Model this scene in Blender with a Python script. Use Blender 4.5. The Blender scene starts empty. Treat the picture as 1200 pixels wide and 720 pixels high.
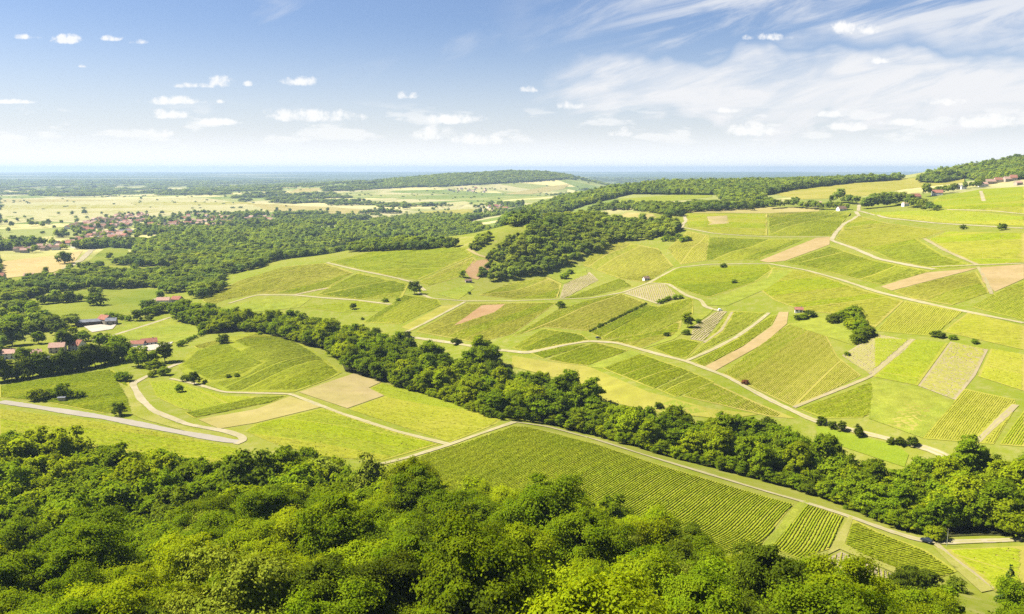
import bpy, math, random, time
import numpy as np
from mathutils import Vector
from mathutils.geometry import delaunay_2d_cdt
T0 = time.time()
rng = np.random.default_rng(7)
random.seed(7)
R = math.radians
scene = bpy.context.scene
COL = scene.collection

# ------------------------------------------------------------------ camera
ZC, F, PITCH = 200.0, 942.0, R(9.76)
SP, CP = math.sin(PITCH), math.cos(PITCH)
cam = bpy.data.cameras.new("camera"); cam_o = bpy.data.objects.new("camera", cam); COL.objects.link(cam_o)
cam.sensor_width = 36; cam.lens = F / 1200 * 36; cam.clip_start = 1; cam.clip_end = 200000
cam_o.location = (0, 0, ZC); cam_o.rotation_euler = (math.pi / 2 - PITCH, 0, 0)
scene.camera = cam_o

def ray(px, py):
    px = np.asarray(px, float); py = np.asarray(py, float)
    x = (px - 600) / F; u = (360 - py) / F
    return np.stack([x, CP + u * SP, -SP + u * CP], -1)

# ------------------------------------------------------------------ terrain: heights surveyed at points, smooth in between
PX = [ # seen in the photograph: pixel, metres below the view point
(0,473,148),(130,495,146),(270,515,142),(320,520,141),(450,543,139),(525,522,141),(600,495,140),
(700,515,140),(800,545,141),(900,580,142),(1000,605,141),(1083,632,140),(1200,637,139),
(1000,650,139),(850,620,138),(1150,680,138),(600,560,135),
(450,430,148),(560,480,146),(700,465,142),(790,485,142),(940,492,140),(1070,520,137),(1200,525,131),
(480,390,146),(600,412,141),(690,400,134),(760,412,134),(830,432,133),(890,462,136),
(1130,470,128),(1200,440,120),(1040,440,128),
(540,355,140),(600,352,138),(650,352,134),(700,348,129),(760,328,122),(830,355,124),(900,370,124),(935,365,121),
(1000,395,122),(1100,400,116),(1200,380,108),(1200,320,92),(1050,340,104),(1000,300,97),(940,310,103),(860,290,102),
(800,290,103),(800,262,86),(880,250,82),(950,250,80),(1020,252,78),(1100,260,74),(1200,268,66),(1200,240,50),
(1120,245,58),(1200,222,40),(1110,228,48),(1060,238,62),(930,222,52),
(560,330,138),(600,325,136),(650,310,128),(690,300,120),(715,285,110),
(245,352,150),(300,325,145),(370,300,133),(420,310,128),(480,310,124),(350,345,143),(420,340,138),(480,335,136),
(520,350,139),(400,370,149),(450,375,146),(450,288,118),(530,285,108),
(60,420,154),(130,445,150),(100,475,147),(170,405,156),(120,350,160),(100,385,158),(20,340,162),(200,352,160),(250,335,158),
(270,395,148),(300,410,144),(240,420,147),(350,430,143),(380,455,143),(300,460,144),(200,445,149),(430,500,142),(350,500,142),(160,455,148),
(0,300,166),(100,330,163),(100,270,170),(100,245,175),(300,245,175),(250,270,170),(400,265,165),(500,265,162),(500,280,160),(575,245,160)]
PT = [ # pixel and distance along the ray
(1200,186,2400),(1140,196,2600),(1080,205,2900),(1150,210,2150),(1200,208,1900),(1000,213,2670),(1130,207,2700),
(650,263,1200),(620,277,1130),(580,285,1100),(560,305,1060),(720,258,1330),(760,262,1330),(780,245,1600),(850,246,1600),
(600,202,6500),(650,204,6500),(520,206,6500),(450,212,6500),(550,222,5200),(620,218,5600),(680,212,6000),
(620,248,2700),(660,235,2600),(720,222,2700),(780,217,2700),(860,216,2800),(950,213,3200),
(730,234,2100),(820,228,2100),(700,240,2000),(800,240,1800)]
PL = [ # plan x, y, metres below the view point (stream gully, slope under the view point, backs of the hills)
(178,340,151),(150,390,152),(89,413,152),(48,450,152),(22,505,153),(-22,560,154),(-95,665,155),(-170,760,157),(-266,822,157),
(-150,1500,152),(100,1700,140),(300,4000,125),(700,4000,105),(500,5500,165),(900,6500,165),(0,8500,165),(1500,3800,70),(2600,4200,70),(2600,6000,150),
(3200,2200,-20),(1400,800,20),(900,500,80),(700,250,130),(-700,250,145),(-900,500,155)]
for a in (-75, -50, -25, 0, 25, 50, 75):
    s, c = math.sin(R(a)), math.cos(R(a))
    for r, D in ((4, 6), (9, 16), (20, 34), (40, 53), (60, 64), (100, 78), (150, 94), (200, 109), (250, 122)):
        PL.append((r * s, r * c, D))
    for r, D in ((13000, 168), (20000, 140), (32000, 95)):
        PL.append((r * s, r * c, D))
    if a < 0:
        PL.append((7000 * s, 7000 * c, 178))
        PL.append((4500 * s, 4500 * c, 177))
    elif a > 30:
        PL.append((8000 * s, 8000 * c, 120))
pts = []
for px, py, D in PX:
    d = ray(px, py); t = D / -d[2]; p = d * t; pts.append((p[0], p[1], -D))
for px, py, t in PT:
    p = ray(px, py) * t; pts.append((p[0], p[1], p[2]))
for x, y, D in PL: pts.append((x, y, -D))
pts = np.array(pts)
cu = np.arctan2(pts[:, 0], pts[:, 1]); cv = np.log(np.hypot(pts[:, 0], pts[:, 1]))
N = len(pts)
def tps(d2): return 0.5 * d2 * np.log(d2 + 1e-12)
Kc = tps((cu[:, None] - cu) ** 2 + (cv[:, None] - cv) ** 2)
A = np.zeros((N + 3, N + 3)); A[:N, :N] = Kc + np.eye(N) * 2e-4
A[:N, N] = 1; A[:N, N + 1] = cu; A[:N, N + 2] = cv; A[N:, :N] = A[:N, N:].T
W = np.linalg.solve(A, np.concatenate([pts[:, 2] , np.zeros(3)]))
NT, NV = 620, 720
GU = np.linspace(R(-82), R(82), NT); GV = np.linspace(math.log(3), math.log(32000), NV)
gu, gv = np.meshgrid(GU, GV)
H = np.zeros((NV, NT))
for i in range(N):
    H += W[i] * tps((gu - cu[i]) ** 2 + (gv - cv[i]) ** 2)
H += W[N] + W[N + 1] * gu + W[N + 2] * gv
gx, gy = np.exp(gv) * np.sin(gu), np.exp(gv) * np.cos(gu)
def waves(x, y, lam, seed, n=7):
    g = np.random.default_rng(seed); o = 0
    for _ in range(n):
        a = g.uniform(0, 2 * math.pi); k = 2 * math.pi / (lam * g.uniform(.6, 1.6))
        o = o + np.sin(k * (x * math.cos(a) + y * math.sin(a)) + g.uniform(0, 6.28))
    return o / math.sqrt(n)
H += ZC
H += 0.9 * waves(gx, gy, 150, 3) * np.clip((np.exp(gv) - 200) / 300, 0, 1)
rr = np.exp(gv); wf = np.clip((np.log(rr) - math.log(8500)) / (math.log(13000) - math.log(8500)), 0, 1); wf = wf * wf * (3 - 2 * wf)
H = H * (1 - wf) + (ZC - np.interp(rr, [8500, 13000, 20000, 32000], [178, 170, 158, 118])) * wf
H += wf * (9 * waves(gx, gy * 2.5, 5200, 9) + 10 * waves(gx, gy * 1.5, 9000, 12))
H = np.maximum(H, 2.0)

def height(x, y):
    x = np.asarray(x, float); y = np.asarray(y, float)
    u = (np.arctan2(x, y) - GU[0]) / (GU[1] - GU[0]); v = (np.log(np.maximum(np.hypot(x, y), 3.01)) - GV[0]) / (GV[1] - GV[0])
    u = np.clip(u, 0, NT - 1.001); v = np.clip(v, 0, NV - 1.001)
    i = u.astype(int); j = v.astype(int); fu = u - i; fv = v - j
    return (H[j, i] * (1 - fu) * (1 - fv) + H[j, i + 1] * fu * (1 - fv) + H[j + 1, i] * (1 - fu) * fv + H[j + 1, i + 1] * fu * fv)

TS = np.exp(np.linspace(math.log(40), math.log(31500), 1400))
def ground(px, py, lift=0.0):
    """where the line of sight through a point of the photograph first meets the land"""
    d = ray(np.atleast_1d(px), np.atleast_1d(py)); out = np.zeros((len(d), 3))
    for k in range(0, len(d), 200):
        dd = d[k:k + 200]
        P = dd[:, None, :] * TS[None, :, None]
        g = P[..., 2] + ZC - height(P[..., 0], P[..., 1]) - lift
        neg = g < 0; hit = neg.any(1); j = np.maximum(neg.argmax(1), 1); j[~hit] = len(TS) - 1
        ii = np.arange(len(dd)); g0 = g[ii, j - 1]; g1 = g[ii, j]
        f = np.where(hit, g0 / np.maximum(g0 - g1, 1e-9), 1)
        t = TS[j - 1] + (TS[j] - TS[j - 1]) * f
        out[k:k + 200] = dd * t[:, None]
    out[:, 2] = height(out[:, 0], out[:, 1])
    return out
def at(px, py): return ground(px, py)[0]

def densify(poly, step=7, closed=True):
    o = []; n = len(poly)
    for i in range(n if closed else n - 1):
        a = np.array(poly[i], float); b = np.array(poly[(i + 1) % n], float)
        m = max(1, int(np.hypot(*(b - a)) / step))
        for k in range(m): o.append(a + (b - a) * k / m)
    if not closed: o.append(np.array(poly[-1], float))
    return np.array(o)
def plan(poly, step=7, lift=0.0):
    d = densify(poly, step); return ground(d[:, 0], d[:, 1], lift)[:, :2]
def inside(poly, x, y):
    c = np.zeros(np.shape(x), bool); n = len(poly); j = n - 1
    for i in range(n):
        xi, yi = poly[i]; xj, yj = poly[j]
        if yi != yj:
            c ^= ((yi > y) != (yj > y)) & (x < (xj - xi) * (y - yi) / (yj - yi) + xi)
        j = i
    return c

# ------------------------------------------------------------------ object helpers
def mesh(name, v, f, mats=(), midx=None, smooth=False):
    me = bpy.data.meshes.new(name); v = np.asarray(v, np.float32); f = np.asarray(f, np.int32)
    me.vertices.add(len(v)); me.vertices.foreach_set("co", v.ravel())
    k = f.shape[1]; me.loops.add(f.size); me.loops.foreach_set("vertex_index", f.ravel())
    me.polygons.add(len(f)); me.polygons.foreach_set("loop_start", np.arange(0, f.size, k, dtype=np.int32))
    me.polygons.foreach_set("loop_total", np.full(len(f), k, np.int32))
    for m in mats: me.materials.append(m)
    if midx is not None: me.polygons.foreach_set("material_index", np.asarray(midx, np.int32))
    if smooth: me.polygons.foreach_set("use_smooth", np.ones(len(f), bool))
    me.update(calc_edges=True)
    return me
def pymesh(name, v, f, mats=(), midx=None):
    me = bpy.data.meshes.new(name); me.from_pydata([tuple(map(float, p)) for p in v], [], [tuple(q) for q in f])
    for m in mats: me.materials.append(m)
    if midx is not None: me.polygons.foreach_set("material_index", midx)
    me.update(); return me
def link(name, me, parent=None):
    o = bpy.data.objects.new(name, me); COL.objects.link(o)
    if parent: o.parent = parent
    return o
def tag(o, label=None, cat=None, group=None, kind=None):
    if label: o["label"] = label
    if cat: o["category"] = cat
    if group: o["group"] = group
    if kind: o["kind"] = kind
    return o
def empty(name, loc, rz=0.0, sc=1.0):
    o = bpy.data.objects.new(name, None); COL.objects.link(o); o.empty_display_size = 1
    o.location = loc; o.rotation_euler = (0, 0, rz); o.scale = (sc,) * 3 if np.isscalar(sc) else sc
    return o

# ------------------------------------------------------------------ materials
def new_mat(name):
    m = bpy.data.materials.new(name); m.use_nodes = True; nt = m.node_tree; nt.nodes.clear(); return m, nt
class G:
    """small node writer"""
    def __init__(s, nt): s.nt = nt
    def n(s, t, **k):
        q = s.nt.nodes.new(t)
        for a, b in k.items(): setattr(q, a, b)
        return q
    def put(s, sock, v):
        if isinstance(v, bpy.types.NodeSocket): s.nt.links.new(v, sock)
        elif v is not None: sock.default_value = v
    def m(s, op, a, b=None, c=None, clamp=False):
        q = s.n("ShaderNodeMath", operation=op, use_clamp=clamp)
        for i, v in enumerate((a, b, c)):
            if v is not None: s.put(q.inputs[i], v)
        return q.outputs[0]
    def mix(s, f, a, b, mode='MIX'):
        q = s.n("ShaderNodeMix", data_type='RGBA', blend_type=mode, clamp_factor=True)
        s.put(q.inputs[0], f)
        for sock, v in ((q.inputs[6], a), (q.inputs[7], b)):
            if isinstance(v, tuple): v = (*v, 1) if len(v) == 3 else v
            s.put(sock, v)
        return q.outputs[2]
    def noise(s, vec, scale, detail=3, rough=.55, dist=0):
        q = s.n("ShaderNodeTexNoise"); s.put(q.inputs["Vector"], vec); s.put(q.inputs["Scale"], scale)
        s.put(q.inputs["Detail"], detail); s.put(q.inputs["Roughness"], rough); s.put(q.inputs["Distortion"], dist)
        return q.outputs[0]
    def ramp(s, f, lo, hi):
        q = s.n("ShaderNodeMapRange", interpolation_type='SMOOTHSTEP'); s.put(q.inputs[0], f); s.put(q.inputs[1], lo); s.put(q.inputs[2], hi)
        return q.outputs[0]
    def pos(s): return s.n("ShaderNodeNewGeometry").outputs["Position"]
    def obj(s): return s.n("ShaderNodeTexCoord").outputs["Object"]
    def scale(s, v, k):
        q = s.n("ShaderNodeMapping"); s.put(q.inputs[0], v); q.inputs[3].default_value = k; return q.outputs[0]

def surface(name, c1, c2, scale=.05, c3=None, rough=.9, fine=1.5, bump=0.0, trans=0.0, rnd=0.0, spec=.0, fine_amt=.35, mid=.12):
    """two or three colours blended by coarse and fine noise"""
    kf = 1.0 if ('tree_leaves' in name or 'needles' in name) else .66
    c1, c2 = [tuple(q * kf for q in c) for c in (c1, c2)]; c3 = c3 and tuple(q * kf for q in c3)
    m, nt = new_mat(name); g = G(nt)
    p = g.pos()
    a = g.ramp(g.noise(p, scale, 4), .35, .65)
    col = g.mix(a, c1, c2)
    b = g.noise(p, fine, 3, .7)
    if c3: col = g.mix(g.ramp(b, .5, .72), col, c3)
    hv = g.n("ShaderNodeHueSaturation"); g.put(hv.inputs["Color"], col)
    v = g.m('MULTIPLY_ADD', g.m('SUBTRACT', b, .5), fine_amt * 2, 1.0)
    v = g.m('MULTIPLY', v, g.m('MULTIPLY_ADD', g.m('SUBTRACT', g.noise(p, scale * 6, 4, .65), .5), mid * 4, 1.0))
    if rnd:
        oi = g.n("ShaderNodeObjectInfo").outputs["Random"]
        v = g.m('MULTIPLY', v, g.m('MULTIPLY_ADD', oi, rnd * 2, 1 - rnd))
        hh = g.m('FRACT', g.m('MULTIPLY', oi, 7.31))
        g.put(hv.inputs["Hue"], g.m('MULTIPLY_ADD', hh, .012, .490))
    g.put(hv.inputs["Value"], v)
    out = g.n("ShaderNodeOutputMaterial")
    if trans:
        d = g.n("ShaderNodeBsdfDiffuse"); t = g.n("ShaderNodeBsdfTranslucent"); x = g.n("ShaderNodeMixShader")
        g.put(d.inputs[0], hv.outputs[0])
        tc = g.mix(1.0, hv.outputs[0], (1.25, 1.15, .5), 'MULTIPLY'); g.put(t.inputs[0], tc)
        x.inputs[0].default_value = trans
        nt.links.new(d.outputs[0], x.inputs[1]); nt.links.new(t.outputs[0], x.inputs[2]); nt.links.new(x.outputs[0], out.inputs[0])
    else:
        d = g.n("ShaderNodeBsdfPrincipled"); g.put(d.inputs["Base Color"], hv.outputs[0]); d.inputs["Roughness"].default_value = rough
        d.inputs["Specular IOR Level"].default_value = spec
        if bump:
            bn = g.n("ShaderNodeBump"); bn.inputs["Strength"].default_value = 1; bn.inputs["Distance"].default_value = bump
            g.put(bn.inputs["Height"], b); g.put(d.inputs["Normal"], bn.outputs[0])
        nt.links.new(d.outputs[0], out.inputs[0])
    return m

M = {}
# vines (leaves) and the ground they stand on
M['vine_g'] = surface('vine_leaves_green', (.27, .335, .014), (.315, .36, .018), .03, (.36, .375, .03), trans=.3, fine=.9)
M['vine_y'] = surface('vine_leaves_yellowish', (.325, .345, .026), (.36, .36, .038), .03, (.385, .365, .06), trans=.3, fine=.9)
M['vine_l'] = surface('vine_leaves_lime', (.265, .325, .020), (.30, .345, .024), .03, (.34, .36, .035), trans=.3, fine=.9)
M['vine_d'] = surface('vine_leaves_deep', (.215, .285, .012), (.255, .31, .014), .03, (.31, .335, .02), trans=.3, fine=.9)
M['soil_g'] = surface('vineyard_floor_grassy', (.23, .245, .022), (.27, .26, .035), .02, (.29, .245, .07), bump=.15)
M['soil_y'] = surface('vineyard_floor_dry', (.26, .245, .04), (.29, .25, .06), .02, (.235, .235, .03), bump=.15)
M['soil_b'] = surface('vineyard_floor_bare', (.265, .22, .125), (.30, .25, .155), .02, (.25, .225, .085), bump=.15)
M['meadow'] = surface('meadow_grass', (.17, .205, .014), (.22, .23, .024), .012, (.275, .255, .05), bump=.2, mid=.25, fine_amt=.55)
M['lime'] = surface('bright_grass', (.175, .215, .022), (.21, .232, .028), .02, (.26, .25, .045), bump=.2, mid=.25, fine_amt=.55)
M['green'] = surface('pasture_grass', (.135, .175, .018), (.185, .205, .028), .01, (.21, .22, .04), bump=.2)
M['hay'] = surface('mown_hay_field', (.28, .24, .075), (.33, .275, .11), .015, (.24, .235, .05), bump=.1)
M['haygreen'] = surface('drying_meadow', (.24, .23, .035), (.29, .255, .06), .012, (.20, .215, .025), bump=.15, mid=.2, fine_amt=.5)
M['wheat'] = surface('ripe_wheat', (.36, .27, .105), (.40, .31, .14), .008, (.32, .26, .09))
M['pale'] = surface('pale_ripening_field', (.33, .31, .135), (.36, .325, .155), .004, (.28, .29, .09))
M['fresh'] = surface('fresh_mown_grass', (.155, .21, .014), (.185, .225, .018), .02, (.20, .235, .025), bump=.2, mid=.15)
M['soil'] = surface('ploughed_soil', (.30, .225, .095), (.34, .255, .125), .03, (.26, .205, .075), bump=.12)
M['redsoil'] = surface('ploughed_red_soil', (.28, .17, .085), (.31, .20, .105), .03, (.26, .195, .065), bump=.12)
M['tansoil'] = surface('stubble_field', (.28, .235, .09), (.32, .255, .12), .02, (.25, .23, .06), bump=.1)
M['track'] = surface('chalk_track', (.36, .31, .205), (.30, .265, .155), .06, (.28, .26, .11), fine_amt=.25)
M['rut'] = surface('grassy_track_edge', (.33, .29, .14), (.28, .26, .09), .1, (.24, .24, .04))
M['road'] = surface('asphalt_road', (.27, .245, .195), (.30, .27, .215), .05, (.28, .25, .195), fine_amt=.12, mid=.05)
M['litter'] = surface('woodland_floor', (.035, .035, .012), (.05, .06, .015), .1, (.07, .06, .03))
M['verge'] = surface('verge_grass', (.19, .21, .02), (.26, .25, .06), .04, (0.240, 0.210, 0.090), bump=.15)
M['yard'] = surface('gravel_yard', (.36, .32, .25), (.42, .38, .31), .1, fine_amt=.15)
# leaves
LEAF = ['mid', 'bright', 'dark', 'olive']
M['leaf_mid'] = surface('tree_leaves_green', (.10, .165, .004), (.135, .195, .005), .25, (.165, .21, .008), trans=.45, rnd=.22, fine=.9)
M['leaf_bright'] = surface('tree_leaves_yellow_green', (.165, .23, .004), (.20, .255, .005), .25, (.225, .265, .01), trans=.48, rnd=.2, fine=.9)
M['leaf_dark'] = surface('tree_leaves_dark_green', (.06, .09, .005), (.082, .115, .006), .25, (.105, .14, .008), trans=.38, rnd=.25, fine=.9)
M['leaf_olive'] = surface('tree_leaves_olive', (.135, .18, .012), (.175, .215, .016), .25, (.21, .235, .025), trans=.34, rnd=.2, fine=.9)
M['leaf_red'] = surface('shrub_leaves_reddish', (.14, .045, .02), (.19, .07, .03), .25, (.1, .04, .02), trans=.2)
M['needle'] = surface('conifer_needles', (.03, .055, .008), (.05, .08, .010), .25, (.07, .10, .012), trans=.1, rnd=.2)
M['far_mid'] = surface('far_tree_leaves_green', (.125, .185, .02), (.16, .215, .022), .02, (.175, .23, .025), trans=.45, rnd=.3, fine=.15)
M['far_bright'] = surface('far_tree_leaves_yellow_green', (.175, .235, .02), (.21, .26, .022), .02, (.225, .27, .03), trans=.45, rnd=.25, fine=.15)
M['far_dark'] = surface('far_tree_leaves_dark', (.075, .12, .02), (.095, .145, .022), .02, (.11, .16, .025), trans=.4, rnd=.3, fine=.15)
M['bark'] = surface('tree_bark', (.11, .085, .06), (.16, .13, .1), .6, fine=4)
# buildings
M['render'] = surface('cream_render', (.56, .48, .36), (.62, .54, .42), .4, fine_amt=.1)
M['white'] = surface('white_render', (.80, .77, .70), (.84, .81, .76), .4, fine_amt=.08)
M['stone'] = surface('stone_wall', (.40, .34, .26), (.47, .41, .32), .6, fine=3)
M['tile'] = surface('red_clay_tiles', (.28, .125, .085), (.34, .16, .11), .5, (.25, .125, .095), fine=2.5, bump=.05)
M['tile_pale'] = surface('faded_clay_tiles', (.42, .26, .20), (.48, .32, .25), .5, (.37, .23, .17), fine=2.5, bump=.05)
M['slate'] = surface('grey_sheet_roof', (.16, .17, .19), (.22, .23, .25), .3, fine=1, fine_amt=.15)
M['brownroof'] = surface('brown_tiles', (.17, .11, .08), (.22, .15, .11), .4, fine=2.5)
M['dark'] = surface('dark_opening', (.02, .022, .028), (.03, .03, .035), .4)
M['wood'] = surface('weathered_timber', (.13, .09, .06), (.17, .12, .08), .6, fine=5)
M['rubber'] = surface('tyre_rubber', (.015, .015, .015), (.02, .02, .02), 1)
def gloss(name, c, rough, metal=0, coat=0):
    m, nt = new_mat(name); g = G(nt); d = g.n("ShaderNodeBsdfPrincipled"); o = g.n("ShaderNodeOutputMaterial")
    d.inputs["Base Color"].default_value = (*c, 1); d.inputs["Roughness"].default_value = rough; d.inputs["Metallic"].default_value = metal
    d.inputs["Coat Weight"].default_value = coat; nt.links.new(d.outputs[0], o.inputs[0]); return m
M['navy'] = gloss('dark_blue_car_paint', (.008, .012, .035), .3, 0, .6)
M['black'] = gloss('black_car_paint', (.01, .01, .012), .3, 0, .6)
M['vanwhite'] = gloss('white_vehicle_paint', (.75, .75, .73), .35, 0, .4)
M['glass'] = gloss('car_glass', (.03, .04, .05), .08)
M['metal'] = gloss('galvanised_steel', (.45, .46, .47), .45, .8)
M['lens'] = gloss('lamp_lens', (.6, .58, .5), .15)

# ------------------------------------------------------------------ land sheet
def land_mat():
    m, nt = new_mat('land'); g = G(nt); p = g.pos()
    # near hills: rough grass between the plots
    near = g.mix(g.ramp(g.noise(p, .012, 4), .35, .65), (0.107, 0.129, 0.010), (0.132, 0.139, 0.019))
    near = g.mix(g.ramp(g.noise(p, .11, 6, .75), .42, .72), near, (0.157, 0.152, 0.042))
    near = g.mix(g.m('MULTIPLY', g.ramp(g.noise(p, .35, 4, .8), .5, .7), .6), near, (0.080, 0.112, 0.008))
    # plain: long narrow fields of wheat, hay, pasture and maize
    q = g.n("ShaderNodeTexVoronoi"); g.put(q.inputs["Vector"], g.scale(p, (.0022, .0042, .002))); q.inputs["Scale"].default_value = 1.0; q.inputs["Randomness"].default_value = .9
    rnd = g.n("ShaderNodeSeparateColor"); g.put(rnd.inputs[0], q.outputs["Color"])
    f = g.mix(g.ramp(rnd.outputs[0], .30, .34), (0.098, 0.129, 0.029), (0.154, 0.166, 0.048))
    f = g.mix(g.ramp(rnd.outputs[0], .52, .56), f, (0.246, 0.222, 0.109))
    f = g.mix(g.ramp(rnd.outputs[0], .76, .80), f, (.32, .28, .12))
    f = g.mix(g.ramp(g.noise(p, .004, 3), .45, .75), f, (0.135, 0.149, 0.045))
    xy = g.n("ShaderNodeVectorMath", operation='LENGTH'); g.put(xy.inputs[0], p)
    fv = g.n("ShaderNodeTexNoise"); g.put(fv.inputs["Vector"], g.scale(p, (.00022, .0006, .0002))); fv.inputs["Scale"].default_value = 1; fv.inputs["Detail"].default_value = 5
    woods = g.mix(g.ramp(fv.outputs[0], .53, .60), (.035, .055, .022), (0.123, 0.129, 0.064))
    f = g.mix(g.ramp(xy.outputs["Value"], 7500, 11000), f, woods)
    col = g.mix(g.ramp(xy.outputs["Value"], 1500, 2100), near, f)
    d = g.n("ShaderNodeBsdfPrincipled"); o = g.n("ShaderNodeOutputMaterial"); g.put(d.inputs["Base Color"], col)
    d.inputs["Roughness"].default_value = .95; d.inputs["Specular IOR Level"].default_value = 0
    nt.links.new(d.outputs[0], o.inputs[0]); return m
idx = np.arange(NV * NT).reshape(NV, NT)
q = np.stack([idx[:-1, :-1], idx[:-1, 1:], idx[1:, 1:], idx[1:, :-1]], -1).reshape(-1, 4)[:, ::-1]
tag(link('terrain', mesh('terrain', np.stack([gx, gy, H], -1).reshape(-1, 3), q, [land_mat()], smooth=True)), kind='structure')

# ------------------------------------------------------------------ plots
n_sheet = [0]
def sheet(name, poly2d, mat, lift=None, label=None):
    """a field drawn on the land: follows the height of the land"""
    P = np.asarray(poly2d); c = P.mean(0); dist = np.hypot(*c)
    s = min(max(dist * .008, 2.5), 40)
    if len(P) > 8: pass
    lo, hi = P.min(0), P.max(0)
    xs, ys = np.meshgrid(np.arange(lo[0], hi[0], s), np.arange(lo[1], hi[1], s))
    xs = xs.ravel() + .13 * s; ys = ys.ravel() + .17 * s
    k = inside(P, xs, ys)
    V = [Vector(p) for p in P] + [Vector((a, b)) for a, b in zip(xs[k], ys[k])]
    n = len(P)
    r = delaunay_2d_cdt(V, [(i, (i + 1) % n) for i in range(n)], [], 1, 1e-4)
    v2 = np.array([tuple(v) for v in r[0]]); f = [t for t in r[2]]
    n_sheet[0] += 1
    z = height(v2[:, 0], v2[:, 1]) + (lift if lift is not None else .12) * max(1, dist / 1400) + .001 * n_sheet[0]
    f = [t if (v2[t[1]][0] - v2[t[0]][0]) * (v2[t[2]][1] - v2[t[0]][1]) - (v2[t[1]][1] - v2[t[0]][1]) * (v2[t[2]][0] - v2[t[0]][0]) > 0 else tuple(reversed(t)) for t in f]
    me = pymesh(name, np.column_stack([v2, z]), f, [mat])
    me.polygons.foreach_set("use_smooth", [True] * len(me.polygons))
    o = tag(link(name, me), label, kind='structure')
    return o

FLOOR = {'g': 'soil_g', 'y': 'soil_y', 'l': 'soil_g', 'd': 'soil_g', 'b': 'soil_b'}
VINE = {'g': 'vine_g', 'y': 'vine_y', 'l': 'vine_l', 'd': 'vine_d', 'b': 'vine_y'}
MIXK = {'g': ['y', 'd', 'l'], 'y': ['g', 'g', 'b'], 'l': ['g', 'g', 'y'], 'd': ['g', 'g', 'l']}
VM = ['vine_g', 'vine_y', 'vine_l', 'vine_d']
far_v, far_f, far_m = [], [], []; far_n = [0]
rows_near = []
SECT = np.array([(-.5, .12), (-.46, .72), (0, 1.0), (.46, .72), (.5, .12)])
def strip(P, d, w, h):
    """one hedge of vines along points P (n,2); five-point section, uneven"""
    n = len(P); nrm = np.array([-d[1], d[0]])
    jw = w * (1 + rng.uniform(-.3, .3, (n, 5))); jh = h * (1 + rng.uniform(-.22, .22, (n, 5)))
    sh = rng.uniform(-.13, .13, (n, 5))
    ends = np.ones((n, 1)); ends[0] = ends[-1] = .55
    lat = SECT[:, 0] * jw * ends + sh
    base = P[:, None, :] + nrm * lat[..., None] + d * rng.uniform(-.15, .15, (n, 5))[..., None]
    z = height(base[..., 0], base[..., 1]) + .1 + SECT[:, 1] * jh * ends
    v = np.concatenate([base, z[..., None]], -1).reshape(-1, 3)
    i = np.arange(n * 5).reshape(n, 5)
    f = np.stack([i[:-1, :-1], i[1:, :-1], i[1:, 1:], i[:-1, 1:]], -1).reshape(-1, 4)
    return v, f
def vines(P2, ang, kind, near=False, sp=None, gap=.012, grp=None):
    P = np.asarray(P2); dist = np.hypot(*P.mean(0))
    d = np.array([math.cos(ang), math.sin(ang)]); nn = np.array([-d[1], d[0]])
    A_, B_ = P @ d, P @ nn
    sp = sp or (1.1 if dist < 620 else 1.45 if dist < 900 else 2.1)
    seg = .6 if near else (.95 if dist < 620 else 1.8 if dist < 900 else 2.8)
    h, w = (.5, .66) if near else (.38, sp * .62)
    if kind == 'b': h, w = .42, w * .7; gap = .12; sp = sp * 1.4
    n = len(P); edge = -1e9; mk = kind; hk = 1.0
    for b in np.arange(B_.min() + sp * .6, B_.max() - sp * .3, sp):
        if b > edge and not near:
            edge = b + rng.uniform(10, 38) * (1 if dist < 700 else 1.5); mk = kind if kind == 'b' or rng.random() < .5 else str(rng.choice(MIXK[kind])); hk = rng.uniform(.8, 1.15)
            if rng.random() < .35: continue
        j = np.roll(np.arange(n), -1)
        cr = (B_ > b) != (B_[j] > b)
        if not cr.any(): continue
        xs = np.sort(A_[cr] + (b - B_[cr]) / (B_[j][cr] - B_[cr]) * (A_[j][cr] - A_[cr]))
        for x0, x1 in zip(xs[::2], xs[1::2]):
            x0 += 1.2; x1 -= 1.2
            if x1 - x0 < 4: continue
            a = np.arange(x0, x1, seg)
            if len(a) < 3: continue
            bb = b + .15 * np.sin(a * .05 + b)
            v, f = strip(d * a[:, None] + nn * bb[:, None], d, w * (.6 + .4 * hk), h * hk)
            cc = d * (a[:-1] + seg / 2)[:, None] + nn * bb[:-1, None]
            clear = ~on_road(cc[:, 0], cc[:, 1])
            if near:
                if clear.sum() < 4: continue
                j0 = np.flatnonzero(clear); v = v[j0[0] * 5:(j0[-1] + 2) * 5]; f = f[:(j0[-1] + 1 - j0[0]) * 4]; gp = rng.random(len(v)) < gap; z0 = height(v[:, 0], v[:, 1]) + .2; v[gp, 2] = z0[gp] + (v[gp, 2] - z0[gp]) * .45
            else:
                f = f[np.repeat(clear, 4)]
            if gap and not near:
                f = f[np.repeat((rng.random(len(a) - 1) > gap)[clear], 4)]
            if near: rows_near.append((v, f, kind, grp))
            else:
                far_v.append(v); far_f.append(f + far_n[0]); far_n[0] += len(v)
                far_m.append(np.full(len(f), VM.index(VINE[mk])))

def dirang(a, b):
    p = ground([a[0], b[0]], [a[1], b[1]]); return math.atan2(p[1][1] - p[0][1], p[1][0] - p[0][0])

# ------------------------------------------------------------------ roads and tracks

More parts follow.
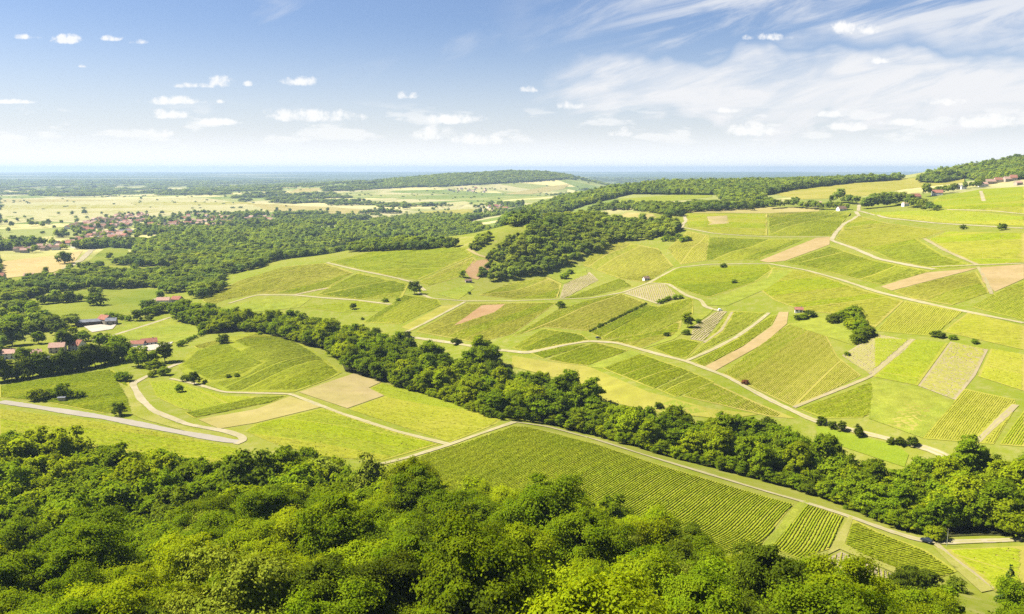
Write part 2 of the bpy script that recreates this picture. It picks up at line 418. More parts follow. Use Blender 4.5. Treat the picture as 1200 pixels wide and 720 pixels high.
GS, GO = 1.0, (-500, 200); MASK = np.zeros((1900, 1700), bool)
def mark(Q, half):
    for k in np.arange(-half, half + .01, .6):
        for j in np.arange(-half, half + .01, .6):
            if k * k + j * j > half * half: continue
            a = ((Q[:, 0] + k - GO[0]) / GS).astype(int); b = ((Q[:, 1] + j - GO[1]) / GS).astype(int)
            ok = (a >= 0) & (b >= 0) & (a < MASK.shape[1]) & (b < MASK.shape[0]); MASK[b[ok], a[ok]] = True
def on_road(x, y):
    a = ((x - GO[0]) / GS).astype(int); b = ((y - GO[1]) / GS).astype(int)
    ok = (a >= 0) & (b >= 0) & (a < MASK.shape[1]) & (b < MASK.shape[0]); o = np.zeros(len(x), bool); o[ok] = MASK[b[ok], a[ok]]; return o
def road(name, poly, width, mat, lift=.27, label=None):
    d = densify(poly, 5, False); P = ground(d[:, 0], d[:, 1])[:, :2]
    L = np.concatenate([[0], np.cumsum(np.hypot(*np.diff(P, axis=0).T))])
    s = min(max(np.hypot(*P.mean(0)) * .006, 2), 12); n = max(3, int(L[-1] / s))
    tt = np.linspace(0, L[-1], n); Q = np.column_stack([np.interp(tt, L, P[:, 0]), np.interp(tt, L, P[:, 1])])
    for _ in range(2): Q[1:-1] = Q[1:-1] * .5 + (Q[:-2] + Q[2:]) * .25
    tg = np.gradient(Q, axis=0); tg /= np.maximum(np.hypot(tg[:, 0], tg[:, 1])[:, None], 1e-6); nn = np.column_stack([-tg[:, 1], tg[:, 0]])
    wob = 1 + .12 * np.sin(tt * .11 + width) + rng.uniform(-.08, .08, n)
    t2 = np.arange(0, L[-1], .8); mark(np.column_stack([np.interp(t2, tt, Q[:, 0]), np.interp(t2, tt, Q[:, 1])]), width / 2 + .9)
    V = []
    n_sheet[0] += 1
    for k in (-.5, -.38, -.12, .12, .38, .5):
        q = Q + nn * (width * k * wob)[:, None]
        V.append(np.column_stack([q, height(q[:, 0], q[:, 1]) + lift * max(1, np.hypot(*P.mean(0)) / 1400) + .001 * n_sheet[0]]))
    V = np.stack(V, 1).reshape(-1, 3); i = np.arange(n * 6).reshape(n, 6)
    f = np.stack([i[:-1, :-1], i[:-1, 1:], i[1:, 1:], i[1:, :-1]], -1).reshape(-1, 4)[:, ::-1]
    mi = np.tile([1, 0, 1 if name == 'track' and width < 5 else 0, 0, 1], n - 1)
    mi[rng.random(len(mi)) < .18] = 0
    return tag(link(name, mesh(name, V, f, [mat, M['rut'] if name == 'track' else mat], mi, smooth=True)), label, kind='structure')
TR = M['track']
road('road', [(0,471),(60,480),(130,491),(200,505),(250,514),(272,518),(284,518)], 6.4, M['road'])
road('road', [(276,521),(286,518),(284,512),(266,506),(220,498),(180,482),(165,468),(155,450),(175,440),(200,430),(212,425)], 4.4, M['track'])
road('track', [(200,444),(228,450),(262,460),(300,461),(340,462),(400,485),(465,506),(525,521)], 3.2, TR)
road('track', [(440,546),(480,536),(525,522),(565,508),(603,495)], 3.4, TR)
road('track', [(603,495),(640,500),(700,516),(760,535),(830,556),(900,577),(940,588),(990,604),(1040,622),(1075,633),(1100,636),(1200,633)], 4.4, TR)
road('track', [(1096,637),(1110,650),(1140,672),(1160,690)], 2.5, M['soil_b'])
road('track', [(475,390),(500,378),(545,354)], 3.6, TR)
road('track', [(478,395),(515,400),(580,410),(618,414),(660,405),(690,400),(722,402),(770,415),(805,424),(850,441),(900,468),(950,492),(1000,505),(1055,518),(1090,527),(1130,545),(1150,560)], 4, TR)
road('track', [(805,423),(835,410),(862,396),(885,380),(901,367)], 3.6, TR)
road('track', [(490,343),(505,350),(545,353),(600,353),(655,351),(690,350),(730,343),(760,332),(793,314),(830,310),(900,309),(945,317),(985,328),(1030,343),(1100,359),(1200,379)], 4, TR)
road('track', [(757,332),(783,333),(805,347),(822,352),(826,360),(848,366)], 4, TR)
road('track', [(732,344),(755,351),(773,357)], 2.6, TR)
road('track', [(1003,248),(1007,253),(990,262),(980,272),(974,282),(1000,291),(1030,304),(1070,312),(1095,316)], 6, TR)
road('track', [(1005,247),(1040,256),(1100,262),(1150,265),(1200,268)], 5, TR)
road('track', [(800,251),(804,259),(799,267),(780,275)], 6, TR)
road('track', [(801,267),(837,274),(865,276),(900,278),(972,278)], 3.6, TR)
road('track', [(1083,280),(1110,295),(1146,311)], 4, M['soil_b'])
road('track', [(1146,313),(1156,330),(1162,345)], 3, M['soil_b'])
road('track', [(1092,313),(1140,311),(1200,309)], 3, TR)
road('track', [(1149,224),(1153,236)], 6, TR)
road('track', [(1110,246),(1160,247),(1200,251)], 3, TR)
road('track', [(383,308),(420,317),(455,324),(488,332),(498,341)], 4.5, TR)
road('track', [(268,356),(300,346),(345,346),(375,349),(418,352),(458,357)], 4, TR)
road('track', [(345,346),(372,340),(384,338)], 5, M['soil_b'])
road('track', [(825,402),(845,388),(858,366)], 2.2, M['soil_b'])
road('track', [(930,478),(980,458),(1020,442),(1045,420),(1070,398)], 3, M['soil_b'])
road('track', [(1145,518),(1190,475)], 3.5, M['soil_b'])
road('track', [(575,303),(560,300),(548,292)], 4, M['soil'])
road('road', [(75,316),(95,305),(105,295),(120,285),(150,281)], 11, M['track'])
road('road', [(105,400),(130,394),(160,385),(182,378),(200,372)], 4, TR)
road('track', [(176,362),(174,356),(182,350)], 5, TR)
road('road', [(1006,247),(1007,238)], 6, TR)
NEAR = [ # the vineyards whose single rows can be seen: (kind, polygon, row direction, name for labels)
('g', [(462,545),(525,525),(603,500),(620,501),(700,521),(760,541),(830,562),(900,583),(930,591),(890,640),(850,650),(700,640),(560,610),(470,570)], ((880,633),(932,586)), 'big sloping vineyard below the stream wood'),
('g', [(900,640),(943,590),(989,606),(972,644),(935,655)], ((893,640),(937,587)), 'square plot beyond the green path'),
('g', [(998,608),(1030,624),(1085,645),(1122,670),(1085,684),(1010,654),(987,641)], ((1030,665),(1105,652)), 'wedge plot beside the dark car'),
('b', [(970,655),(986,647),(1010,659),(1066,681),(1040,695),(985,685)], ((990,660),(980,690)), 'thin plot with bare soil at the wood edge')]
VP = [ ('l', [(268,420),(290,409),(275,401),(300,392),(342,399),(368,414),(397,436),(384,444),(345,457),(268,458),(250,448),(286,441),(313,425)], ((270,455),(360,420))),
('l', [(228,406),(256,399),(272,400),(262,402),(236,411)], ((228,406),(256,399))),
 # other vineyard plots: kind, polygon in the photograph, two points along a row
('y', [(0,480),(60,487),(150,501),(230,516),(282,527),(300,540),(150,545),(0,540)], ((60,520),(200,535))),
('g', [(0,453),(60,444),(130,434),(150,447),(152,462),(163,482),(120,484),(60,472),(0,466)], ((0,462),(130,445))),
('l', [(176,447),(205,447),(232,457),(262,464),(300,465),(240,484),(212,478),(185,466)], ((185,455),(240,480))),
('g', [(217,484),(300,466),(335,464),(320,471),(228,490)], ((220,485),(320,466))),
('l', [(288,506),(300,498),(378,480),(512,521),(447,540),(380,535),(325,521)], ((320,505),(470,530))),
('l', [(433,456),(448,450),(520,469),(586,492),(580,497),(527,518),(410,480),(452,465)], ((420,478),(560,500))),
('g', [(212,429),(232,411),(262,401),(285,412),(310,425),(280,440),(245,446)], ((220,430),(290,412))),
('y', [(1108,645),(1200,641),(1200,710),(1165,692),(1132,667)], ((1140,655),(1200,672))),
('d', [(622,414),(645,409),(686,404),(674,409),(637,420)], ((630,415),(680,405))),
('y', [(642,422),(688,406),(700,403),(735,411),(690,428),(666,426)], ((650,420),(690,406))),
('g', [(707,432),(752,416),(808,435),(765,455)], ((720,435),(765,418))),
('d', [(770,456),(810,437),(836,448),(792,465)], ((775,457),(815,440))),
('y', [(800,465),(838,450),(885,472),(932,491),(900,488),(850,476)], ((810,462),(840,450))),
('g', [(601,408),(637,386),(680,392),(690,399),(650,405),(618,412)], ((610,408),(650,390))),
('y', [(602,394),(655,363),(690,353),(727,345),(755,355),(690,387),(638,383)], ((640,380),(720,348))),
('d', [(693,390),(758,358),(770,360),(703,395)], ((693,390),(758,358))),
('g', [(705,396),(770,361),(811,349),(811,369),(765,389),(708,398)], ((705,396),(770,361))),
('y', [(711,400),(770,389),(798,376),(795,390),(752,407)], ((711,400),(770,388))),
('b', [(814,383),(838,367),(851,366),(825,399),(810,397)], ((814,383),(838,367))),
('g', [(765,408),(800,398),(821,402),(804,419),(787,417)], ((765,408),(800,398))),
('g', [(827,402),(856,366),(895,367),(865,389),(808,419)], ((820,405),(890,369))),
('g', [(814,424),(862,398),(902,371),(910,370),(903,381),(870,405),(824,429)], ((814,424),(862,398))),
('b', [(734,343),(760,335),(778,334),(795,349),(772,355)], ((757,336),(762,352))),
('g', [(762,331),(795,315),(900,311),(905,316),(885,330),(830,348),(812,343),(788,334)], ((780,330),(880,318))),
('d', [(920,308),(975,290),(1020,305),(1090,318),(1030,333),(950,314)], ((930,308),(1000,290))),
('y', [(981,280),(990,265),(1006,254),(1040,263),(1106,271),(1083,279),(1070,281),(1018,292),(1000,289)], ((985,275),(1060,268))),
('l', [(1020,293),(1075,281),(1082,286),(1105,300),(1140,311),(1096,315),(1045,304)], ((1025,294),(1078,283))),
('y', [(1090,281),(1112,272),(1200,274),(1200,307),(1149,310),(1115,295)], ((1100,285),(1200,280))),
('l', [(1012,250),(1060,248),(1110,247),(1200,254),(1200,265),(1100,260),(1047,255)], ((1040,252),(1180,258))),
('l', [(1087,241),(1102,231),(1150,223),(1200,219),(1200,251),(1110,245)], ((1110,240),(1200,232))),
('g', [(902,251),(975,248),(996,250),(984,263),(972,276),(902,276)], ((910,270),(970,255))),
('y', [(805,251),(898,251),(898,276),(842,273),(806,266)], ((810,260),(890,262))),
('d', [(832,278),(898,281),(940,281),(886,304),(828,305)], ((840,300),(890,283))),
('y', [(783,292),(806,272),(830,277),(826,305),(798,309)], ((790,300),(815,275))),
('y', [(694,298),(716,282),(770,292),(788,312),(755,331),(725,325),(684,311)], ((700,315),(745,290))),
('y', [(562,346),(600,332),(640,326),(657,333),(652,349),(600,350)], ((575,345),(640,330))),
('b', [(657,349),(662,334),(690,320),(700,329),(662,349)], ((660,345),(690,325))),
('d', [(663,350),(726,327),(741,336),(692,347)], ((670,348),(726,328))),
('y', [(907,314),(950,320),(1000,337),(1058,353),(1022,386),(1008,370),(942,364),(908,352),(892,340)], ((920,350),(1000,340))),
('l', [(1028,388),(1061,354),(1128,365),(1100,387),(1090,393)], ((1030,388),(1062,356))),
('y', [(1106,389),(1136,367),(1200,383),(1200,410)], ((1110,388),(1190,392))),
('l', [(1024,397),(1085,400),(1110,403),(1075,451),(1024,441)], ((1030,410),(1090,418))),
('b', [(1114,402),(1157,411),(1142,440),(1120,468),(1077,452)], ((1085,450),(1140,462))),
('y', [(1162,410),(1200,417),(1200,458),(1147,441)], ((1150,440),(1200,452))),
('g', [(1082,514),(1131,457),(1188,469),(1190,477),(1164,520)], ((1085,518),(1138,452))),
('g', [(1172,521),(1200,482),(1200,523)], ((1172,521),(1200,482))),
('y', [(1048,342),(1098,329),(1143,319),(1158,343),(1115,357),(1070,350)], ((1060,346),(1140,325))),
('l', [(1166,345),(1200,330),(1200,375),(1140,360)], ((1166,345),(1200,332))),
('g', [(938,480),(1020,449),(1064,459),(1010,489),(965,490)], ((945,480),(1020,452))),
('y', [(848,438),(925,381),(958,377),(980,418),(1008,440),(932,477)], ((860,435),(930,390))),
('b', [(988,417),(1026,393),(1068,400),(1058,413),(1020,438)], ((990,414),(1022,436))),
('y', [(332,314),(380,309),(413,320),(380,339),(355,344),(302,344),(266,351),(244,359),(238,352),(280,330)], ((270,345),(370,318))),
('g', [(384,338),(420,321),(478,333),(470,349),(420,350),(372,346)], ((384,338),(440,326))),
('g', [(388,307),(430,297),(488,288),(543,286),(553,300),(490,327),(455,322),(420,315)], ((400,306),(520,290))),
('y', [(492,330),(553,302),(558,306),(535,325),(502,335)], ((492,330),(553,302))),
('g', [(427,378),(475,347),(512,351),(516,358),(470,379)], ((430,378),(480,348))),
('y', [(488,389),(547,357),(600,356),(652,355),(600,391),(560,401)], ((500,390),(600,360))),
('g', [(352,360),(420,354),(455,359),(450,365),(400,366)], ((352,360),(450,358))),
]
FP = [ ('pale','wheat_field',[(0,247),(0,233),(120,234),(240,232),(300,241),(316,248),(220,251),(140,259),(60,258),(0,264)]),
('pale','wheat_field',[(500,240),(545,236),(552,238),(540,243),(500,243)]),('hay','hay_field',[(287,240),(305,239),(400,244),(440,247),(440,250),(380,251),(350,250),(310,247)]),('hay','hay_field',[(335,228),(349,221),(381,220),(362,229)]),('hay','hay_field',[(590,228),(640,219),(668,216),(660,222),(620,228)]),
('haygreen','hay_field',[(0,241),(120,240),(200,243),(100,245),(0,246)]),('haygreen','hay_field',[(150,237),(290,237),(300,240),(160,241)]),('green','pasture',[(0,254),(80,252),(140,253),(60,257),(0,261)]),('haygreen','stubble_field',[(60,248),(180,246),(235,249),(90,251)]),('hay','hay_field',[(0,234),(60,234),(140,235),(60,237),(0,238)]),
 # other fields: material, name, polygon
('verge','grass_verge',[(138,448),(152,454),(168,478),(205,497),(262,514),(240,512),(165,491),(155,486),(148,465)]),
('hay','hay_field',[(340,465),(378,477),(300,496),(257,503),(232,492),(300,480)]),
('meadow','meadow',[(208,428),(225,410),(255,398),(300,389),(340,396),(370,412),(401,437),(385,445),(345,460),(265,460),(240,450),(214,437)]),
('tansoil','stubble_field',[(350,460),(415,438),(447,448),(432,455),(450,464),(407,479)]),
('haygreen','meadow',[(600,417),(640,424),(690,430),(760,460),(795,469),(830,479),(890,486),(850,492),(760,482),(710,470),(690,455),(640,440),(600,430)]),
('lime','meadow',[(686,430),(739,411),(752,415),(706,432)]),
('lime','meadow',[(760,479),(790,469),(820,478),(832,483),(800,486)]),
('lime','meadow',[(752,410),(790,392),(810,371),(838,361),(832,368),(812,382),(790,398)]),
('soil','ploughed_field',[(824,431),(870,407),(905,382),(913,366),(924,366),(922,380),(895,403),(838,435)]),
('lime','meadow',[(828,358),(858,342),(900,326),(905,316),(930,317),(900,338),(852,359)]),
('soil','ploughed_field',[(890,306),(957,279),(973,278),(972,287),(920,306),(900,308)]),
('soil','ploughed_field',[(1149,314),(1200,310),(1200,327),(1166,342),(1151,330)]),
('soil','ploughed_field',[(1032,336),(1085,320),(1148,314),(1130,319),(1095,328),(1045,341)]),
('tansoil','stubble_field',[(828,254),(852,253),(855,262),(830,264)]),
('haygreen','meadow',[(1060,470),(1095,478),(1070,505),(1040,498)]),
('lime','meadow',[(1022,444),(1075,455),(1118,472),(1081,514),(1018,491)]),
('lime','meadow',[(925,381),(960,372),(1003,368),(1020,390),(1000,405),(960,392)]),
('fresh','meadow',[(955,499),(1050,522),(1065,533),(1060,548),(1020,535),(960,515)]),
('lime','meadow',[(512,345),(550,332),(556,338),(537,352)]),
('lime','meadow',[(245,364),(300,351),(365,350),(350,361),(300,366)]),
('haygreen','meadow',[(470,384),(518,359),(540,357),(483,388)]),
('lime','meadow',[(640,323),(672,309),(687,316),(688,322),(660,333)]),
('redsoil','ploughed_field',[(530,383),(565,358),(592,357),(580,366)]),
('redsoil','ploughed_field',[(545,318),(555,306),(575,304),(573,315),(560,328),(551,326)]),
('green','pasture',[(38,362),(60,350),(95,341),(190,339),(186,350),(180,362),(140,373),(100,380),(60,378)]),
('lime','pasture',[(115,402),(150,380),(200,374),(245,384),(235,391),(205,402),(150,398)]),
('lime','pasture',[(0,370),(18,374),(12,386),(0,388)]),
('wheat','wheat_field',[(0,307),(70,299),(97,294),(85,311),(60,320),(0,327)]),
('green','pasture',[(104,306),(122,291),(150,293),(152,305),(125,312)]),
('haygreen','meadow',[(905,228),(930,221),(1000,213),(1078,208),(1078,213),(1130,209),(1130,214),(1060,222),(1000,232),(940,234)]),
('lime','meadow',[(705,240),(730,233),(790,229),(835,227),(835,231),(780,237),(720,242)]),
('hay','hay_field',[(720,255),(735,249),(765,251),(770,256),(735,259)]),
('hay','meadow',[(805,247),(850,244),(900,243),(960,244),(960,248),(900,250),(805,250)]),
('verge','meadow',[(515,290),(530,279),(558,277),(552,291)]),
('haygreen','meadow',[(459,257),(494,248),(557,245),(552,251),(497,254)]),
('lime','green_path',[(893,641),(936,589),(944,586),(948,590),(903,643)]),
('verge','green_path',[(968,652),(995,604),(1000,607),(990,638),(1012,650),(1075,677),(1068,681),(1010,656),(984,644)]),
('verge','green_path',[(1092,640),(1104,645),(1132,667),(1165,692),(1150,695),(1120,668)]),
]
def grow(poly, px=1.3):
    P = np.array(poly, float); c = P.mean(0); d = P - c; L = np.hypot(d[:, 0], d[:, 1])[:, None]; return (c + d * (1 + px / L)).tolist()
for m_, nm_, poly_ in FP:
    if nm_ in ('pasture', 'wheat_field') or m_ == 'meadow': continue
    q_ = plan(poly_, 6); lo_, hi_ = q_.min(0), q_.max(0)
    if np.hypot(*q_.mean(0)) > 1600: continue
    a_, b_ = np.meshgrid(np.arange(lo_[0], hi_[0]), np.arange(lo_[1], hi_[1])); a_, b_ = a_.ravel(), b_.ravel(); k_ = inside(q_, a_, b_)
    mark(np.column_stack([a_[k_], b_[k_]]), .5)
for i, (k, poly, dr, nm) in enumerate(NEAR):
    P = plan(poly); sheet('vineyard', P, M[FLOOR[k]]); vines(P, dirang(*dr), k, near=True, sp=1.1, gap=.05 if k == 'g' else .2, grp=nm)
for k, poly, dr in VP:
    P = plan(grow(poly)); sheet('vineyard', P, M[FLOOR[k]]); vines(P, dirang(*dr), k)
for m, nm, poly in FP:
    sheet(nm, plan(poly), M[m], .14)
for v, f, k, grp in sorted(rows_near, key=lambda r: float(np.hypot(r[0][:, 0], r[0][:, 1]).min()))[300:]:
    far_v.append(v); far_f.append(f + far_n[0]); far_n[0] += len(v); far_m.append(np.full(len(f), VM.index(VINE[k])))
vm = mesh('vines', np.concatenate(far_v), np.concatenate(far_f), [M[k] for k in VM], np.concatenate(far_m), smooth=True)
tag(link('vines', vm), 'green and yellowish vine rows covering all the farther vineyard plots', 'vines', kind='stuff')
print('vines', len(vm.polygons), 'near rows', len(rows_near), round(time.time() - T0, 1))
rows_near.sort(key=lambda r: float(np.hypot(r[0][:, 0], r[0][:, 1]).min()))
for v, f, k, grp in rows_near[:300]:
    c = v[2].copy()
    o = link('vine_row', mesh('vine_row', v - c, f, [M[VINE[k]]], smooth=True)); o.location = c
    tag(o, 'trimmed green vine row in the ' + grp, 'vine row', 'vine rows in the ' + grp)

print('roads', round(time.time() - T0, 1))

# ------------------------------------------------------------------ trees
def unit(n):
    v = rng.normal(size=(n, 3)); return v / np.linalg.norm(v, axis=1)[:, None]
def leaf_cards(c, nrm, size):
    n = len(c); a = np.cross(nrm, unit(n)); a /= np.maximum(np.linalg.norm(a, axis=1)[:, None], 1e-6); b = np.cross(nrm, a)
    s = (size * rng.uniform(.65, 1.35, n))[:, None]; s2 = s * rng.uniform(.55, .9, n)[:, None]
    bend = nrm * s * .25
    v = np.stack([c - a * s - bend, c - b * s2 + bend * .4, c + a * s - bend, c + b * s2 + bend * .4], 1).reshape(-1, 3)
    return v, np.arange(4 * n).reshape(n, 4)
def crown(name, clumps, leaves, size, shape, mat, seed):
    """crown of unit radius standing from z ~.3: boughs of leaf clumps spread through an uneven volume"""
    g = np.random.default_rng(seed)
    rx, ry, rz, zc = shape
    ks = g.normal(size=(6, 3)) * 2.2; ph = g.uniform(0, 6.28, 6)
    def lump(d): return 1 + .2 * np.sin(d @ ks.T + ph).sum(1) / 1.6
    d = g.normal(size=(clumps * 3, 3)); d /= np.linalg.norm(d, axis=1)[:, None]
    d = d[d[:, 2] > -.55][:clumps]; m = len(d)
    rad = np.where(g.random(m) < .78, g.uniform(.72, .98, m), g.uniform(.3, .7, m)) * lump(d)
    C = d * rad[:, None] * np.array([rx, ry, rz])
    rc = g.uniform(.55, 1.45, m) * 1.12 / math.sqrt(clumps) * 1.9
    k = np.repeat(np.arange(m), leaves)
    e = g.normal(size=(m * leaves, 3)); e /= np.linalg.norm(e, axis=1)[:, None]
    flip = (e[:, 2] < -.2) & (g.random(len(e)) < .7); e[flip, 2] *= -1
    pos = C[k] + e * (rc[k] * np.where(g.random(len(k)) < .8, g.uniform(.45, 1.0, len(k)), g.uniform(.8, 1.55, len(k))))[:, None] * np.array([1, 1, .72])
    an = np.column_stack([g.uniform(.65, 1.5, m), g.uniform(.65, 1.5, m), g.uniform(.55, 1.25, m)]); pos = C[k] + (pos - C[k]) * an[k]
    far_ = leaves < 60
    nr = e * .75 + d[k] * .45 + np.array([0, 0, .6 if far_ else .35]) + g.normal(size=e.shape) * (.3 if far_ else .5)
    nr /= np.linalg.norm(nr, axis=1)[:, None]
    v, f = leaf_cards(pos + np.array([0, 0, zc]), nr, size)
    return mesh(name, v, f, [mat])
def conifer_crown(name, tiers, leaves, size, mat, seed):
    g = np.random.default_rng(seed); P, Nn = [], []
    for i in range(tiers):
        t = i / (tiers - 1); z = .35 + t * 2.9; r = (1 - t) ** .85 * .85 + .04
        for b in range(max(3, int(9 * (1 - t)) + 3)):
            a = g.uniform(0, 6.28); L = r * g.uniform(.75, 1.15); n = max(4, int(leaves * (L + .1)))
            s = np.sqrt(g.random(n)); w = g.normal(size=n) * .09 * (1.2 - s)
            P.append(np.column_stack([np.cos(a) * s * L - np.sin(a) * w, np.sin(a) * s * L + np.cos(a) * w, z - .28 * s * L + g.normal(size=n) * .03]))
            q = g.normal(size=(n, 3)) * .5 + np.array([math.cos(a) * .4, math.sin(a) * .4, .9]); Nn.append(q / np.linalg.norm(q, axis=1)[:, None])
    v, f = leaf_cards(np.concatenate(P), np.concatenate(Nn), size)
    return mesh(name, v, f, [mat])
def tube(P, rad, k=7):
    P = np.asarray(P, float); n = len(P); V = []
    for i in range(n):
        t = P[min(i + 1, n - 1)] - P[max(i - 1, 0)]; t /= np.linalg.norm(t)
        a = np.cross(t, (.3, .9, .2)); a /= np.linalg.norm(a); b = np.cross(t, a)
        for j in range(k):
            w = 2 * math.pi * j / k; V.append(P[i] + (a * math.cos(w) + b * math.sin(w)) * rad[i])
    F_ = [(i * k + j, i * k + (j + 1) % k, (i + 1) * k + (j + 1) % k, (i + 1) * k + j) for i in range(n - 1) for j in range(k)]
    return np.array(V), np.array(F_)
def join(parts):
    V, F_, o = [], [], 0
    for v, f in parts: V.append(v); F_.append(np.asarray(f) + o); o += len(v)
    return np.concatenate(V), np.concatenate(F_)
def trunk_mesh(seed, top=1.75, limbs=6, k=7):
    g = np.random.default_rng(seed)
    P = [np.array([0, 0, -.08])] + [np.array([g.normal() * .025, g.normal() * .025, z]) for z in (.25, .6, 1.0, top)]
    ps = [tube(P, [.085, .065, .055, .042, .012], k)]
    for i in range(limbs):
        a = g.uniform(0, 6.28); z = g.uniform(.45, 1.2); L = g.uniform(.5, .8)
        q = [np.array([0, 0, z]), np.array([math.cos(a) * L * .5, math.sin(a) * L * .5, z + .25]), np.array([math.cos(a) * L, math.sin(a) * L, z + .6])]
        ps.append(tube(q, [.03, .02, .006], 5))
    v, f = join(ps)
    return mesh('trunk', v, f, [M['bark']], smooth=True)
SHAPES = [(1, .95, 1.02, 1.38), (.95, 1, .9, 1.25), (.88, .84, 1.25, 1.6), (1.08, .95, .86, 1.2), (.8, .86, 1.12, 1.45)]
LOD = [(72, 950, .028), (70, 100, .078), (38, 40, .14), (16, 26, .28)]
CR = {}
for l, (cl, lv, sz) in enumerate(LOD):
    for s in range(5):
        CR[l, s] = crown('crown', cl, lv, sz, SHAPES[s], M['leaf_mid'] if l < 3 else M['far_mid'], 100 * l + s)
TRK = [trunk_mesh(900 + i) for i in range(3)]; TRK_LO = trunk_mesh(950, limbs=3, k=5)
CON = {0: conifer_crown('crown', 26, 60, .05, M['needle'], 5), 1: conifer_crown('crown', 18, 22, .09, M['needle'], 6), 2: conifer_crown('crown', 10, 6, .2, M['needle'], 8)}
print('crowns', round(time.time() - T0, 1))
def lod_of(dist): return 0 if dist < 260 else 1 if dist < 700 else 2 if dist < 1700 else 3

def tree(x, y, rad, leaf, label, group=None, name='tree', cat='tree', sink=0.0, stretch=1.0, s=None):
    dist = math.hypot(x, y); l = min(lod_of(dist), 2)
    root = empty(name, (x, y, float(height(x, y)) - sink * rad), random.uniform(0, 6.28), (rad, rad, rad * stretch))
    tag(root, label, cat, group)
    if name == 'conifer':
        c = link('crown', CON[l], root); link('trunk', TRK_LO, root)
    else:
        c = link('crown', CR[l, random.randrange(5) if s is None else s], root)
        c.material_slots[0].link = 'OBJECT'; c.material_slots[0].material = M['leaf_' + leaf]
        link('trunk', TRK[random.randrange(3)] if l == 0 else TRK_LO, root)
    return root
BUSH_SHAPE = [(1.1, .95, .72, .62), (.95, 1.05, .85, .7)]
BU = {(l, s): crown('foliage', [70, 40, 20][l], [160, 50, 14][l], [.055, .11, .24][l], BUSH_SHAPE[s], M['leaf_mid'], 700 + l * 5 + s) for l in range(3) for s in range(2)}
STEM = mesh('stem', *join([tube([(math.cos(a) * .02, math.sin(a) * .02, -.06), (math.cos(a) * .25, math.sin(a) * .25, .5)], [.035, .015], 5) for a in (0.3, 2.2, 4.4)]), [M['bark']])
def bush(x, y, rad, leaf, label, group=None, name='bush', stretch=1.0):
    l = min(lod_of(math.hypot(x, y)), 2)
    root = empty(name, (x, y, float(height(x, y))), random.uniform(0, 6.28), (rad, rad, rad * stretch)); tag(root, label, name, group)
    c = link('foliage', BU[l, random.randrange(2)], root); c.material_slots[0].link = 'OBJECT'; c.material_slots[0].material = M['leaf_' + leaf]
    link('stem', STEM, root)
    return root

def scatter(poly, spacing, jitter=.42, seed=1):
    """plan points on a jittered hexagonal lattice inside a plan polygon"""
    P = np.asarray(poly); g = np.random.default_rng(seed); lo, hi = P.min(0), P.max(0)
    xs, ys = np.meshgrid(np.arange(lo[0], hi[0], spacing), np.arange(lo[1], hi[1], spacing * .87))
    xs[1::2] += spacing / 2
    xs = xs.ravel() + g.uniform(-jitter, jitter, xs.size) * spacing; ys = ys.ravel() + g.uniform(-jitter, jitter, ys.size) * spacing
    k = inside(P, xs, ys); return xs[k], ys[k]

def pix(x, y, z):
    dx, dy, dz = x, y, z - ZC; zc = dy * CP - dz * SP; return 600 + F * dx / zc, 360 - F * (dy * SP + dz * CP) / zc
cand = []   # (score, x, y, radius, wood)
# foreground wood: far edge follows the tops seen in the photograph
EDGE = [(-60,500),(0,503),(73,504),(133,517),(213,522),(277,529),(320,528),(350,520),(383,531),(437,545),(470,556),(490,563),(540,568),(607,572),(667,583),(733,585),(760,603),(797,613),(850,627),(893,643),(933,649),(967,653),(1013,671),(1060,681),(1100,682),(1153,697),(1200,690),(1260,700)]
e = densify(EDGE, 12, False); ep = ground(e[:, 0], e[:, 1], 14.5)[:, :2]
th = np.linspace(R(40), R(-40), 30); nearp = np.column_stack([66 * np.sin(th), 66 * np.cos(th)])
FORE = np.concatenate([ep, nearp])
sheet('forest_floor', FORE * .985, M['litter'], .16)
x, y = scatter(FORE, 11.2, .42, 11)
for a, b in zip(x, y):
    r = float(np.clip(rng.normal(6.6, 1.3), 3.8, 9.4))
    if np.min(np.hypot(ep[:, 0] - a, ep[:, 1] - b)) < 14: r *= .72
    gz = float(height(a, b))
    for _ in range(8):
        tx, ty = pix(a, b, gz + 2.55 * r)
        if ty >= np.interp(tx, [q[0] for q in EDGE], [q[1] for q in EDGE]) - 5 + 5 * math.sin(a * .31): break
        r *= .88
    cand.append((r / math.hypot(a, b), a, b, r, 'fore'))
for a, b in zip(*scatter(ep.tolist() + (ep[::-1] * .965).tolist(), 6.5, .4, 12)):     # smaller trees on the edge of the wood
    cand.append((2.6 / math.hypot(a, b), a, b, float(rng.uniform(2.2, 3.4)), 'edge'))
# wood along the stream
NEARE = [(232,392),(290,388),(325,395),(360,406),(378,409),(398,424),(405,436),(425,441),(462,451),(525,469),(562,484),(587,491),(605,490),(650,497),(722,516),(800,538),(923,569),(987,591),(1060,621),(1100,630),(1150,628),(1260,628)]
FARE = [(1260,560),(1200,556),(1130,558),(1063,566),(1050,572),(1010,558),(962,545),(950,532),(932,524),(895,512),(820,508),(755,506),(720,490),(700,478),(650,458),(600,452),(587,440),(565,424),(540,436),(520,430),(480,424),(470,410),(430,400),(397,396),(375,384),(327,381),(280,378),(232,375)]
STREAM = plan(NEARE + FARE, 12)
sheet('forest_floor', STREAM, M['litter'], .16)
x, y = scatter(STREAM, 8.2, .38, 21)
for a, b in zip(x, y):
    r = float(np.clip(rng.normal(5.2 + (a > 60) * .2, 1.2), 2.6, 7.6)); cand.append((r / math.hypot(a, b), a, b, r, 'stream'))
nd = densify([(a, b + 2) for a, b in NEARE[8:20]], 3, False); np_ = ground(nd[:, 0], nd[:, 1])
